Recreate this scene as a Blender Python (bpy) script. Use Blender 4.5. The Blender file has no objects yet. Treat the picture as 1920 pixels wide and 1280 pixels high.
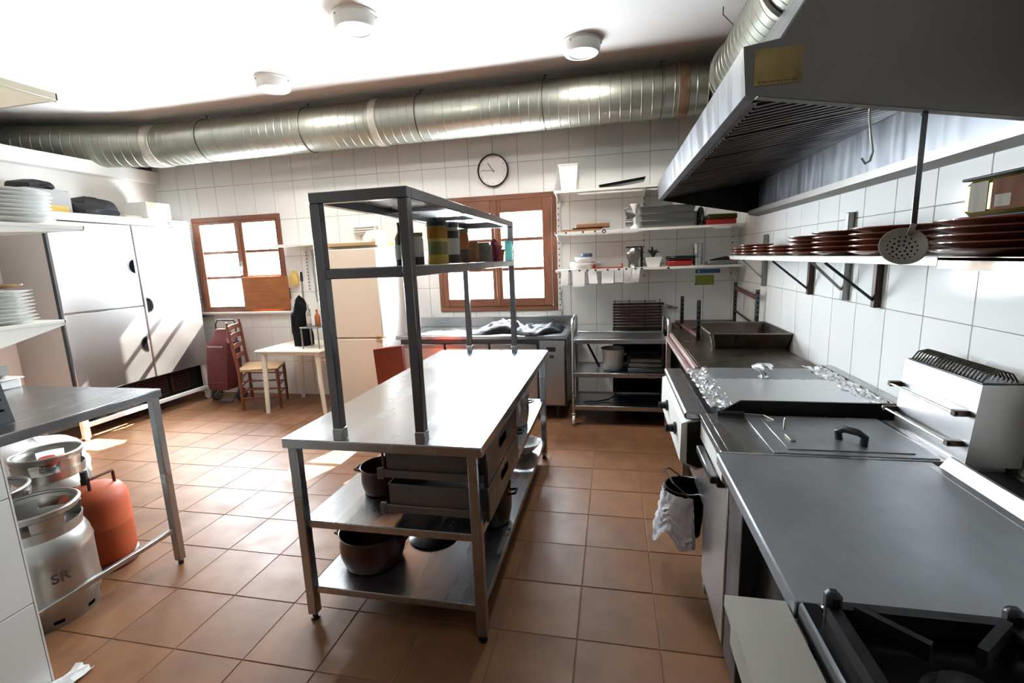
import bpy, bmesh, math, random
from mathutils import Matrix, Vector

# ------------------------------------------------------------------ camera, sky, sun, exposure
scene = bpy.context.scene
COL = scene.collection
random.seed(7)

PITCH, YAW, ROLL = math.radians(9.8363), math.radians(-12.2127), math.radians(-2.2422)
cam_data = bpy.data.cameras.new('camera')
cam = bpy.data.objects.new('camera', cam_data)
COL.objects.link(cam)
fwd = Vector((math.sin(YAW) * math.cos(PITCH), math.cos(YAW) * math.cos(PITCH), -math.sin(PITCH)))
rt0 = Vector((math.cos(YAW), -math.sin(YAW), 0))
up0 = rt0.cross(fwd)
rt = rt0 * math.cos(ROLL) + up0 * math.sin(ROLL)
up = up0 * math.cos(ROLL) - rt0 * math.sin(ROLL)
cam.matrix_world = Matrix(((rt.x, up.x, -fwd.x, 0), (rt.y, up.y, -fwd.y, 0), (rt.z, up.z, -fwd.z, 1.6), (0, 0, 0, 1)))
cam_data.sensor_width = 36
cam_data.lens = 888.1 / 1920 * 36
cam_data.clip_start = 0.02
scene.camera = cam

world = bpy.data.worlds.new('world'); scene.world = world
world.use_nodes = True
wn = world.node_tree.nodes; wl = world.node_tree.links
bg = wn['Background']
bg.inputs['Color'].default_value = (0.82, 0.91, 1.0, 1)
bg.inputs['Strength'].default_value = 32.0

sun_data = bpy.data.lights.new('sun', 'SUN')
sun = bpy.data.objects.new('sun', sun_data); COL.objects.link(sun)
sun_dir = Vector((-0.35, -1.0, -0.93)).normalized()
sun.rotation_euler = sun_dir.to_track_quat('-Z', 'Y').to_euler()
sun.location = (4, 12, 9)
sun_data.energy = 45.0
sun_data.angle = math.radians(0.6)
sun_data.color = (1.0, 0.93, 0.82)

def portal(x, y, z, w, h, ry, rz=0):
    d = bpy.data.lights.new('window_portal', 'AREA'); d.shape = 'RECTANGLE'; d.size = w; d.size_y = h
    d.cycles.is_portal = True
    o = bpy.data.objects.new('window_portal', d); COL.objects.link(o)
    o.location = (x, y, z); o.rotation_euler = (math.radians(ry), 0, math.radians(rz))
portal(-1.265, 5.30, 1.65, 1.36, 1.26, -90)
portal(-4.56, 5.30, 1.66, 1.26, 1.18, -90)

vs = scene.view_settings
vs.view_transform = 'Standard'; vs.look = 'None'; vs.gamma = 1; vs.use_curve_mapping = False
vs.exposure = 1.9
cy = scene.cycles
cy.max_bounces = 10; cy.diffuse_bounces = 6; cy.glossy_bounces = 5; cy.transmission_bounces = 6; cy.transparent_max_bounces = 10
cy.sample_clamp_indirect = 5.0
cy.caustics_reflective = False; cy.caustics_refractive = False
cy.use_denoising = True

# ------------------------------------------------------------------ materials
def lin(h):
    h = h.lstrip('#')
    v = [int(h[i:i + 2], 16) / 255 for i in (0, 2, 4)]
    return tuple(c / 12.92 if c <= 0.04045 else ((c + 0.055) / 1.055) ** 2.4 for c in v) + (1,)

MATS = {}
def mat(name, col, rough=0.5, metal=0.0, var=0.0, scale=8.0, stretch=(1, 1, 1), bump=0.0, rvar=0.0, coat=0.0,
        spec=0.5, trans=0.0, alpha=1.0, transl=0.0, emit=0.0, perobj=0.0, col2=None, bscale=None, ior=None, detail=4.0):
    m = bpy.data.materials.new(name); m.use_nodes = True
    nt = m.node_tree; N = nt.nodes; L = nt.links
    b = N['Principled BSDF']
    c = lin(col) if isinstance(col, str) else col
    b.inputs['Base Color'].default_value = c
    b.inputs['Roughness'].default_value = rough
    b.inputs['Metallic'].default_value = metal
    b.inputs['Specular IOR Level'].default_value = spec
    b.inputs['Coat Weight'].default_value = coat
    b.inputs['Transmission Weight'].default_value = trans
    b.inputs['Alpha'].default_value = alpha
    if ior: b.inputs['IOR'].default_value = ior
    if emit:
        b.inputs['Emission Color'].default_value = c; b.inputs['Emission Strength'].default_value = emit
    tc = N.new('ShaderNodeTexCoord'); mp = N.new('ShaderNodeMapping'); mp.inputs['Scale'].default_value = stretch
    L.new(tc.outputs['Object'], mp.inputs['Vector'])
    vec = mp.outputs['Vector']
    if perobj:
        oi = N.new('ShaderNodeObjectInfo'); add = N.new('ShaderNodeVectorMath'); add.operation = 'ADD'
        sc = N.new('ShaderNodeVectorMath'); sc.operation = 'SCALE'; sc.inputs['Scale'].default_value = 37.0
        cx = N.new('ShaderNodeCombineXYZ')
        for k in range(3): L.new(oi.outputs['Random'], cx.inputs[k])
        L.new(cx.outputs[0], sc.inputs[0]); L.new(vec, add.inputs[0]); L.new(sc.outputs[0], add.inputs[1]); vec = add.outputs[0]
    nz = None
    if var or rvar or bump or col2:
        nz = N.new('ShaderNodeTexNoise'); nz.inputs['Scale'].default_value = scale; nz.inputs['Detail'].default_value = detail
        L.new(vec, nz.inputs['Vector'])
    if var or col2:
        mx = N.new('ShaderNodeMix'); mx.data_type = 'RGBA'
        c2 = (lin(col2) if isinstance(col2, str) else col2) if col2 else tuple(x * (1 - var) for x in c[:3]) + (1,)
        mr = N.new('ShaderNodeMapRange'); mr.inputs['From Min'].default_value = 0.22; mr.inputs['From Max'].default_value = 0.78
        L.new(nz.outputs['Fac'], mr.inputs['Value']); L.new(mr.outputs[0], mx.inputs[0])
        mx.inputs[6].default_value = c; mx.inputs[7].default_value = c2
        out = mx.outputs[2]
        if perobj:
            hs = N.new('ShaderNodeHueSaturation'); mr2 = N.new('ShaderNodeMapRange')
            mr2.inputs['To Min'].default_value = 1 - perobj; mr2.inputs['To Max'].default_value = 1 + perobj
            L.new(oi.outputs['Random'], mr2.inputs['Value']); L.new(mr2.outputs[0], hs.inputs['Value']); L.new(out, hs.inputs['Color'])
            out = hs.outputs[0]
        L.new(out, b.inputs['Base Color'])
    if rvar:
        mr = N.new('ShaderNodeMapRange'); mr.inputs['From Min'].default_value = 0.3; mr.inputs['From Max'].default_value = 0.7
        mr.inputs['To Min'].default_value = max(0.02, rough - rvar); mr.inputs['To Max'].default_value = rough + rvar
        L.new(nz.outputs['Fac'], mr.inputs['Value']); L.new(mr.outputs[0], b.inputs['Roughness'])
    if bump:
        bp = N.new('ShaderNodeBump'); bp.inputs['Strength'].default_value = bump; bp.inputs['Distance'].default_value = 0.01
        src = nz
        if bscale:
            src = N.new('ShaderNodeTexNoise'); src.inputs['Scale'].default_value = bscale; L.new(vec, src.inputs['Vector'])
        L.new(src.outputs['Fac'], bp.inputs['Height']); L.new(bp.outputs[0], b.inputs['Normal'])
    if transl:
        tl = N.new('ShaderNodeBsdfTranslucent'); tl.inputs['Color'].default_value = c
        ms = N.new('ShaderNodeMixShader'); ms.inputs[0].default_value = transl
        L.new(b.outputs[0], ms.inputs[1]); L.new(tl.outputs[0], ms.inputs[2]); L.new(ms.outputs[0], N['Material Output'].inputs[0])
    MATS[name] = m
    return m

mat('tile_white', '#eeeeea', 0.10, var=0.05, scale=2.5, spec=0.5, perobj=0.02, bump=0.02, bscale=5)
mat('grout', '#9b9992', 0.9, var=0.3, scale=14, bump=0.1)
mat('floor_tile', '#8c6345', 0.40, col2='#745038', scale=5.5, rvar=0.08, perobj=0.09, bump=0.03, bscale=22, spec=0.24)
mat('floor_grout', '#86684f', 0.9, var=0.3, scale=20)
mat('plaster', '#ece9e3', 0.75, var=0.05, scale=3, bump=0.03, bscale=60)
mat('plaster_soot', '#eeeae4', 0.75, var=0.06, scale=1.3, bump=0.02, bscale=40)
mat('rear_bounce_dark', '#6f675c', 0.8, var=0.1, scale=4)  # dark tone so the unseen rear wall bounces little light
mat('outside_plaster', '#c9c2b5', 0.9, var=0.1, scale=4)
mat('steel', '#b0b2b4', 0.30, metal=1.0, var=0.05, scale=2, stretch=(1, 5, 5), rvar=0.04)
mat('steel_y', '#b0b2b4', 0.28, metal=1.0, var=0.05, scale=2, stretch=(5, 1, 5), rvar=0.04)
mat('steel_top', '#bcbec0', 0.24, metal=1.0, var=0.06, scale=3, stretch=(3, 1, 1), rvar=0.06)
mat('steel_plate', '#a2a6ab', 0.42, metal=0.85, var=0.30, scale=3, rvar=0.10, stretch=(1.6, 1, 1), detail=6)
mat('steel_post_shaded', '#7b797a', 0.24, metal=1.0, var=0.10, scale=3, rvar=0.04)  # darker copy of the steel, dark reflections put into the colour
mat('drawer_grey_shaded', '#6e6864', 0.45, metal=0.4, var=0.12, scale=6)  # grey-brown, darkened for the shade under the table top
mat('ledge_grey', '#a19e96', 0.5, metal=0.3, var=0.06, scale=4)
mat('foil_flat', '#dcdfe2', 0.36, metal=0.8, var=0.05, scale=6, bump=0.12, bscale=18)
mat('steel_dark', '#5d5e60', 0.34, metal=1.0, var=0.3, scale=5, rvar=0.1)
mat('steel_door', '#bdbbba', 0.33, metal=1.0, var=0.04, scale=1.5, stretch=(1, 1, 1.5), rvar=0.04)
mat('steel_burnt', '#6e675e', 0.38, metal=1.0, col2='#4a3a2c', scale=6, rvar=0.12)
mat('steel_hood', '#8f9093', 0.36, metal=1.0, var=0.12, scale=2.2, stretch=(1, 8, 1), rvar=0.08)
mat('hood_end', '#77736d', 0.48, metal=0.85, var=0.10, scale=2, rvar=0.06)
mat('filter', '#4b4643', 0.42, metal=0.9, col2='#3a2622', scale=5, rvar=0.12)
mat('galvanised', '#a3a397', 0.38, metal=0.9, col2='#929389', scale=6, rvar=0.06)
mat('duct_tape', '#cfcabd', 0.38, metal=0.6, var=0.35, scale=12, bump=0.4)
mat('rust_band', '#a59079', 0.45, metal=0.6, col2='#7a4f31', scale=10, bump=0.3)
mat('wire', '#40382f', 0.5, metal=0.6)
mat('window_wood', '#85543a', 0.45, col2='#6d4029', scale=4, stretch=(6, 6, 1), bump=0.06, coat=0.1)
mat('window_wood_h', '#85543a', 0.45, col2='#6d4029', scale=4, stretch=(1, 6, 6), bump=0.06, coat=0.1)
mat('plywood', '#a8672f', 0.55, col2='#7d451d', scale=3, stretch=(1, 1, 7), bump=0.05)
mat('chair_wood', '#7c3a1e', 0.35, col2='#5e2812', scale=5, stretch=(5, 5, 1), coat=0.2)
mat('rush', '#b3946a', 0.85, col2='#8d7049', scale=30, stretch=(1, 6, 1), bump=0.5)
mat('white_paint', '#e4e2da', 0.4, var=0.05, scale=5)
mat('cream_paint', '#ddd4bb', 0.45, var=0.06, scale=4)
mat('table_white', '#e9e2d2', 0.35, var=0.04, scale=3)
mat('fridge_cream', '#ddd0bd', 0.32, var=0.04, scale=2)
mat('fridge_trim', '#b99a6c', 0.45, var=0.2, scale=6, stretch=(1, 1, 8))
mat('black_plastic', '#16171a', 0.35)
mat('black_fabric', '#17181d', 0.6, var=0.4, scale=15, bump=0.4)
mat('black_bag', '#0d0e12', 0.6, var=0.3, scale=8, spec=0.12)
mat('cast_iron', '#16161a', 0.42, metal=0.35, var=0.4, scale=14, bump=0.25, rvar=0.12)
mat('enamel_black', '#0e0f12', 0.25, var=0.3, scale=6)
mat('dark_void', '#0a0a0b', 0.95, spec=0.0)
mat('maroon_fabric', '#5f2426', 0.75, var=0.2, scale=20, bump=0.2)
mat('red_leather', '#742819', 0.5, var=0.2, scale=9, bump=0.08)
mat('red_frame', '#4c1f1d', 0.5, metal=0.2, col2='#6d4a40', scale=12)
mat('pink_steel', '#a58f88', 0.5, metal=0.5, var=0.2, scale=10)
mat('clay', '#6a3320', 0.28, col2='#8a4a2c', scale=5, coat=0.4, perobj=0.10)
mat('clay_pot', '#431813', 0.35, var=0.3, scale=5, coat=0.2)
mat('porcelain', '#e9e9e6', 0.15, var=0.03, scale=4, coat=0.3)
mat('gilt_edge', '#a37d38', 0.35, col2='#4d3d22', scale=35, metal=0.3)
mat('gas_orange', '#c65f38', 0.55, col2='#b04e2b', scale=5, bump=0.05)
mat('gas_dark', '#4f1e18', 0.5)
mat('keg', '#b3b1ab', 0.38, metal=1.0, var=0.15, scale=6, rvar=0.1)
mat('keg_print', '#4a3a36', 0.6)
mat('valve_red', '#b3281e', 0.4)
mat('rubber', '#222326', 0.6)
mat('foil', '#e2e4e8', 0.30, metal=0.75, rvar=0.06, scale=20)
mat('paper', '#f0efec', 0.8, var=0.05, scale=12, transl=0.15)
mat('plastic_white', '#eceae6', 0.35, var=0.04, scale=6)
mat('plastic_clear', '#dfe0dc', 0.25, trans=0.55, ior=1.3)
mat('bag_white', '#e8e8ee', 0.35, var=0.08, scale=10, bump=0.3)
mat('lamp_white', '#e6e6e0', 0.35)
mat('clock_face', '#f0eae8', 0.4)
mat('grey_print', '#8d8683', 0.6)
mat('amber', '#d09a24', 0.12, transl=0.5)
mat('amber_pale', '#ddc878', 0.15, transl=0.5)
mat('label_paper', '#d9d6cf', 0.6, var=0.1, scale=10, transl=0.2)
mat('label_dark', '#3c2a22', 0.5)
mat('coffee', '#4a3226', 0.5, var=0.3, scale=18)
mat('olive_print', '#8f8a45', 0.45, var=0.3, scale=14)
mat('stone', '#6c675f', 0.8, col2='#8d8f7c', scale=30, bump=0.3)
mat('wine_cloth', '#7c1730', 0.7, var=0.3, scale=14)
mat('leaf_green', '#55764a', 0.5, var=0.3, scale=20)
mat('terracotta', '#b8713f', 0.5, transl=0.25, var=0.2, scale=10)
mat('turquoise', '#a5dcd8', 0.15, transl=0.5)
mat('bottle_dark', '#3a3418', 0.12, coat=0.3)
mat('board_wood', '#a0714a', 0.6, col2='#7d5230', scale=5, stretch=(1, 7, 7))
mat('rack_brown', '#3c211b', 0.45, metal=0.3, var=0.3, scale=9)
mat('tray_grey', '#8e8d8a', 0.36, metal=0.9, var=0.12, scale=6)
mat('pot_red', '#a32420', 0.3, var=0.15, scale=6)
mat('sign_blue', '#2f6f92', 0.5)
mat('sign_green', '#7fa02a', 0.5, col2='#a8983a', scale=9)
mat('sticker', '#b39c5e', 0.5, col2='#6d5428', scale=6)
mat('tin_gold', '#a89748', 0.40, metal=0.9, var=0.2, scale=10)
mat('tin_label', '#948f82', 0.8, var=0.1, scale=9, spec=0.15)
mat('tin_brown', '#4a2814', 0.75, col2='#6e4420', scale=7, spec=0.15)
mat('black_steel', '#2c2a29', 0.4, metal=0.8, var=0.3, scale=8, rvar=0.1)  # near-black steel for dark panels and bays
mat('yellow_cloth', '#d8b766', 0.8, var=0.2, scale=20, bump=0.4)
mat('lid_blue', '#44536b', 0.4)
mat('glass_lamp', '#cfd8d0', 0.15, trans=0.6, ior=1.3)
mat('lamp_glow', '#dfe6dc', 0.2, emit=0.10)

def glass_mat():
    m = bpy.data.materials.new('window_glass'); m.use_nodes = True
    nt = m.node_tree; N = nt.nodes; L = nt.links
    N.remove(N['Principled BSDF'])
    tr = N.new('ShaderNodeBsdfTransparent'); tr.inputs[0].default_value = (0.96, 0.97, 0.97, 1)
    gl = N.new('ShaderNodeBsdfGlossy'); gl.inputs['Roughness'].default_value = 0.03
    mx = N.new('ShaderNodeMixShader')
    mx.inputs[0].default_value = 0.05; L.new(tr.outputs[0], mx.inputs[1]); L.new(gl.outputs[0], mx.inputs[2])
    L.new(mx.outputs[0], N['Material Output'].inputs[0])
    MATS['window_glass'] = m
glass_mat()

# ------------------------------------------------------------------ geometry helpers
class G:
    """collects vertices and faces in world coordinates; xf is applied to whatever is added"""
    def __init__(s): s.v = []; s.f = []; s.xf = None
    def add(s, vs, fs):
        o = len(s.v)
        if s.xf is not None: vs = [tuple(s.xf @ Vector(v)) for v in vs]
        s.v += [tuple(v) for v in vs]; s.f += [tuple(i + o for i in f) for f in fs]
        return s
    def box(s, x0, x1, y0, y1, z0, z1, b=0.0):
        if x0 > x1: x0, x1 = x1, x0
        if y0 > y1: y0, y1 = y1, y0
        if z0 > z1: z0, z1 = z1, z0
        if b <= 0:
            vs = [(x, y, z) for x in (x0, x1) for y in (y0, y1) for z in (z0, z1)]
            return s.add(vs, [(0, 1, 3, 2), (4, 6, 7, 5), (0, 4, 5, 1), (2, 3, 7, 6), (0, 2, 6, 4), (1, 5, 7, 3)])
        b = min(b, (x1 - x0) * .45, (y1 - y0) * .45, (z1 - z0) * .45)
        vs = []; ix = {}
        for sx in (0, 1):
            for sy in (0, 1):
                for sz in (0, 1):
                    X = (x0, x1)[sx]; Y = (y0, y1)[sy]; Z = (z0, z1)[sz]
                    Xi = (x0 + b, x1 - b)[sx]; Yi = (y0 + b, y1 - b)[sy]; Zi = (z0 + b, z1 - b)[sz]
                    for a, p in enumerate(((X, Yi, Zi), (Xi, Y, Zi), (Xi, Yi, Z))):
                        ix[sx, sy, sz, a] = len(vs); vs.append(p)
        q = lambda *k: ix[k]
        fs = []
        for t in (0, 1):
            fs.append((q(t,0,0,0), q(t,1,0,0), q(t,1,1,0), q(t,0,1,0)))
            fs.append((q(0,t,0,1), q(1,t,0,1), q(1,t,1,1), q(0,t,1,1)))
            fs.append((q(0,0,t,2), q(1,0,t,2), q(1,1,t,2), q(0,1,t,2)))
        for a in (0, 1):
            for c in (0, 1):
                fs.append((q(a,c,0,0), q(a,c,1,0), q(a,c,1,1), q(a,c,0,1)))
                fs.append((q(a,0,c,0), q(a,1,c,0), q(a,1,c,2), q(a,0,c,2)))
                fs.append((q(0,a,c,1), q(1,a,c,1), q(1,a,c,2), q(0,a,c,2)))
        for a in (0, 1):
            for c in (0, 1):
                for d in (0, 1): fs.append((q(a,c,d,0), q(a,c,d,1), q(a,c,d,2)))
        return s.add(vs, fs)
    def bar(s, p, q, w, h=None, up=(0, 0, 1)):
        """square bar from p to q, w across, h along up"""
        h = w if h is None else h
        p = Vector(p); q = Vector(q); d = (q - p).normalized(); u = Vector(up)
        if abs(d.dot(u)) > 0.99: u = Vector((0, 1, 0))
        sd = d.cross(u).normalized(); u = sd.cross(d).normalized()
        vs = [e + sd * a * w / 2 + u * c * h / 2 for e in (p, q) for a, c in ((-1, -1), (1, -1), (1, 1), (-1, 1))]
        return s.add(vs, [(0, 1, 2, 3), (4, 7, 6, 5), (0, 4, 5, 1), (1, 5, 6, 2), (2, 6, 7, 3), (3, 7, 4, 0)])
    def cyl(s, p, q, r0, r1=None, n=16, caps=True):
        r1 = r0 if r1 is None else r1
        p = Vector(p); q = Vector(q); d = (q - p).normalized()
        a = d.orthogonal().normalized(); b = d.cross(a)
        vs = []
        for e, r in ((p, r0), (q, r1)):
            for i in range(n):
                t = 2 * math.pi * i / n; vs.append(e + a * math.cos(t) * r + b * math.sin(t) * r)
        fs = [(i, (i + 1) % n, n + (i + 1) % n, n + i) for i in range(n)]
        if caps: fs += [tuple(range(n))[::-1], tuple(range(n, 2 * n))]
        return s.add(vs, fs)
    def tube(s, pts, r, n=8, closed=False, caps=True):
        pts = [Vector(p) for p in pts]; m = len(pts); vs = []; prev = None
        rr = r if isinstance(r, (list, tuple)) else [r] * m
        for i, p in enumerate(pts):
            if closed: d = pts[(i + 1) % m] - pts[i - 1]
            else: d = pts[min(i + 1, m - 1)] - pts[max(i - 1, 0)]
            d = d.normalized() if d.length > 1e-9 else Vector((0, 0, 1))
            a = d.orthogonal().normalized() if prev is None else (prev - d * prev.dot(d)).normalized()
            prev = a; b = d.cross(a)
            for k in range(n):
                t = 2 * math.pi * k / n; vs.append(p + (a * math.cos(t) + b * math.sin(t)) * rr[i])
        fs = []
        for i in range(m if closed else m - 1):
            j = (i + 1) % m
            for k in range(n): fs.append((i * n + k, i * n + (k + 1) % n, j * n + (k + 1) % n, j * n + k))
        if not closed and caps: fs += [tuple(range(n))[::-1], tuple(range((m - 1) * n, m * n))]
        return s.add(vs, fs)
    def lathe(s, prof, c=(0, 0, 0), n=32, ax='z', wob=None):
        """profile of (r, h) points turned about an axis through c"""
        vs = []; fs = []; rows = []
        for (r, h) in prof:
            if r < 1e-6:
                rows.append([len(vs)]); vs.append((0, 0, h))
            else:
                row = []
                for i in range(n):
                    t = 2 * math.pi * i / n; k = r * (1 + (wob(t, h) if wob else 0))
                    row.append(len(vs)); vs.append((k * math.cos(t), k * math.sin(t), h))
                rows.append(row)
        for a, b in zip(rows, rows[1:]):
            for i in range(n):
                j = (i + 1) % n
                if len(a) == 1 and len(b) == 1: break
                if len(a) == 1: fs.append((a[0], b[i], b[j]))
                elif len(b) == 1: fs.append((a[i], a[j], b[0]))
                else: fs.append((a[i], a[j], b[j], b[i]))
        if ax == 'x': vs = [(z, x, y) for x, y, z in vs]
        if ax == 'y': vs = [(x, z, -y) for x, y, z in vs]
        return s.add([(x + c[0], y + c[1], z + c[2]) for x, y, z in vs], fs)
    def prism(s, poly, t0, t1, ax='y'):
        """polygon extruded along ax; for x: (y,z), for y: (x,z), for z: (x,y)"""
        n = len(poly)
        def P(a, b, t): return (t, a, b) if ax == 'x' else ((a, t, b) if ax == 'y' else (a, b, t))
        vs = [P(a, b, t) for t in (t0, t1) for a, b in poly]
        return s.add(vs, [tuple(range(n)), tuple(range(n, 2 * n))[::-1]] + [(i, (i + 1) % n, n + (i + 1) % n, n + i) for i in range(n)])
    def sheet(s, fn, nu, nv, thick=0.0):
        """grid surface fn(u,v)->point, u,v in 0..1, given a real thickness along the normal"""
        P = [[Vector(fn(i / nu, j / nv)) for j in range(nv + 1)] for i in range(nu + 1)]
        vs = [p for r in P for p in r]; idx = lambda i, j: i * (nv + 1) + j
        fs = [(idx(i, j), idx(i + 1, j), idx(i + 1, j + 1), idx(i, j + 1)) for i in range(nu) for j in range(nv)]
        if thick:
            N0 = len(vs); nv2 = []
            for i in range(nu + 1):
                for j in range(nv + 1):
                    du = P[min(i + 1, nu)][j] - P[max(i - 1, 0)][j]; dv = P[i][min(j + 1, nv)] - P[i][max(j - 1, 0)]
                    nn = du.cross(dv); nn = nn.normalized() if nn.length > 1e-12 else Vector((0, 0, 1))
                    nv2.append(P[i][j] - nn * thick)
            vs = vs + nv2
            fs2 = [tuple(k + N0 for k in f[::-1]) for f in fs]
            edge = []
            for i in range(nu):
                edge.append((idx(i, 0), idx(i, 0) + N0, idx(i + 1, 0) + N0, idx(i + 1, 0)))
                edge.append((idx(i + 1, nv), idx(i + 1, nv) + N0, idx(i, nv) + N0, idx(i, nv)))
            for j in range(nv):
                edge.append((idx(0, j + 1), idx(0, j + 1) + N0, idx(0, j) + N0, idx(0, j)))
                edge.append((idx(nu, j), idx(nu, j) + N0, idx(nu, j + 1) + N0, idx(nu, j + 1)))
            fs = fs + fs2 + edge
        return s.add(vs, fs)

ORG = {}
def mesh(g, name, m, org=(0, 0, 0), smooth=True):
    me = bpy.data.meshes.new(name)
    me.from_pydata([(x - org[0], y - org[1], z - org[2]) for x, y, z in g.v], [], g.f)
    bm = bmesh.new(); bm.from_mesh(me)
    bmesh.ops.recalc_face_normals(bm, faces=bm.faces)
    bm.to_mesh(me); bm.free()
    if smooth:
        me.shade_smooth(); me.set_sharp_from_angle(angle=math.radians(38))
    me.materials.append(MATS[m])
    return me
def root_org(o): return ORG[o.name]
def part(g, name, m, parent, label=None, smooth=True):
    org = ORG[parent.name]
    o = bpy.data.objects.new(name, mesh(g, name, m, org, smooth))
    COL.objects.link(o); o.parent = parent; ORG[o.name] = org
    if label: o['label'] = label
    return o
def tag(o, label, cat, group=None):
    o['label'] = label; o['category'] = cat
    if group: o['group'] = group
    return o
def thing(name, label, cat, loc, group=None):
    o = bpy.data.objects.new(name, None); COL.objects.link(o)
    o.location = loc; o.empty_display_size = 0.1; ORG[o.name] = tuple(loc)
    return tag(o, label, cat, group)
def solo(g, name, m, label, cat, loc, group=None, smooth=True):
    o = bpy.data.objects.new(name, mesh(g, name, m, loc, smooth))
    COL.objects.link(o); o.location = loc; ORG[o.name] = tuple(loc)
    return tag(o, label, cat, group)
def struct(g, name, m, parent=None, smooth=False):
    o = bpy.data.objects.new(name, mesh(g, name, m, ORG[parent.name] if parent else (0, 0, 0), smooth))
    COL.objects.link(o); ORG[o.name] = (0, 0, 0)
    if parent: o.parent = parent
    else: o['kind'] = 'structure'
    return o
def link_copy(src, loc, label, group=None, rotz=0.0, children=True):
    c = src.copy(); COL.objects.link(c); c.location = loc; c.rotation_euler = (0, 0, rotz); c['label'] = label
    if group: c['group'] = group
    if children:
        for ch in list(src.children):
            d = ch.copy(); COL.objects.link(d); d.parent = c
            for gch in list(ch.children):
                e = gch.copy(); COL.objects.link(e); e.parent = d
    return c
ORD = ['lowest', 'second', 'third', 'fourth', 'fifth', 'sixth', 'seventh', 'eighth', 'ninth', 'tenth', 'eleventh', 'twelfth']
def nth(i, n): return 'topmost' if i == n - 1 else ('lowest' if i == 0 else ORD[i] + ' from the bottom')

# ------------------------------------------------------------------ the room
XR, YB, XL, ZC = 1.25, 5.20, -5.68, 3.28
def subtract(rects, hole):
    out = []
    for (a, b, c, d) in rects:
        e, f, g_, h = hole
        if f <= a or e >= b or h <= c or g_ >= d: out.append((a, b, c, d)); continue
        if a < e: out.append((a, e, c, d))
        if f < b: out.append((f, b, c, d))
        m0, m1 = max(a, e), min(b, f)
        if c < g_: out.append((m0, m1, c, g_))
        if h < d: out.append((m0, m1, h, d))
    return [r for r in out if r[1] - r[0] > 0.012 and r[3] - r[2] > 0.012]
def cells(u0, u1, uo, up_, v0, v1, vo, vp):
    k = math.floor((u0 - uo) / up_)
    while uo + k * up_ < u1:
        a, b = max(u0, uo + k * up_), min(u1, uo + (k + 1) * up_)
        j = math.floor((v0 - vo) / vp)
        while vo + j * vp < v1:
            c, d = max(v0, vo + j * vp), min(v1, vo + (j + 1) * vp)
            if b - a > 0.015 and d - c > 0.015: yield (a, b, c, d)
            j += 1
        k += 1
TM = {}
def tile_obj(kind, parent, m, w, h, t, place):
    """one tile; tiles of the same size share one mesh (w, h in the plane, t thick)"""
    key = (kind, round(w, 3), round(h, 3), m)
    if key not in TM:
        g = G()
        if kind == 'y': g.box(-w / 2, w / 2, -t, 0, -h / 2, h / 2, 0.002)
        if kind == 'x': g.box(-t, 0, -w / 2, w / 2, -h / 2, h / 2, 0.002)
        if kind == 'x+': g.box(0, t, -w / 2, w / 2, -h / 2, h / 2, 0.002)
        if kind == 'z': g.box(-w / 2, w / 2, -h / 2, h / 2, 0, t, 0.0025)
        TM[key] = mesh(g, 'tile', m, smooth=False)
    o = bpy.data.objects.new('tile', TM[key]); COL.objects.link(o); o.parent = parent; o.location = place
    return o

# back wall with two window openings
WIN_R = (-1.95, -0.585, 1.03, 2.29)
WIN_L = (-5.20, -3.93, 1.075, 2.255)
g = G()
rects = [(XL - 2.0, XR + 0.15, 0, ZC)]
for w in (WIN_R, WIN_L): rects = subtract(rects, w)
for a, b, c, d in rects: g.box(a, b, YB, YB + 0.10, c, d)
wall_back = struct(g, 'wall_back', 'grout')
GAP = 0.0016
for a, b, c, d in cells(XL, XR, -0.987, 0.2715, 0.0, ZC, 1.305, 0.437):
    rs = [(a + GAP, b - GAP, c + GAP, d - GAP)]
    for w in (WIN_R, WIN_L): rs = subtract(rs, w)
    for (p, q, r, s_) in rs:
        tile_obj('y', wall_back, 'tile_white', q - p, s_ - r, 0.006, ((p + q) / 2, YB, (r + s_) / 2))
# right wall
g = G(); g.box(XR, XR + 0.12, -5.6, YB, 0, ZC)
wall_right = struct(g, 'wall_right', 'grout')
for a, b, c, d in cells(-0.9, YB - 0.006, 1.959, 0.277, 0.0, ZC, 1.305, 0.437):
    tile_obj('x', wall_right, 'tile_white', b - a - 2 * GAP, d - c - 2 * GAP, 0.006, (XR, (a + b) / 2, (c + d) / 2))
# left wall: part height behind the fridge with a ledge, a dim space beyond; full height nearer the camera
g = G(); g.box(XL - 0.12, XL, 3.40, YB, 0, 2.84)
wall_left = struct(g, 'wall_left', 'plaster')
g = G(); g.box(XL - 0.12, XL, 1.05, 3.40, 0, ZC); g.box(XL - 2.0, XL - 0.12, 3.28, 3.40, 0, ZC)
struct(g, 'wall_left_front', 'plaster')
g = G(); g.box(XL, XL + 0.10, 3.40, YB - 0.006, 2.70, 2.845, 0.006)
trim_1 = struct(g, 'trim_1', 'white_paint')
g = G(); g.box(XL - 2.1, XL - 2.0, 3.28, YB, 0, ZC)
struct(g, 'wall_side_room', 'outside_plaster')
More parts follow.
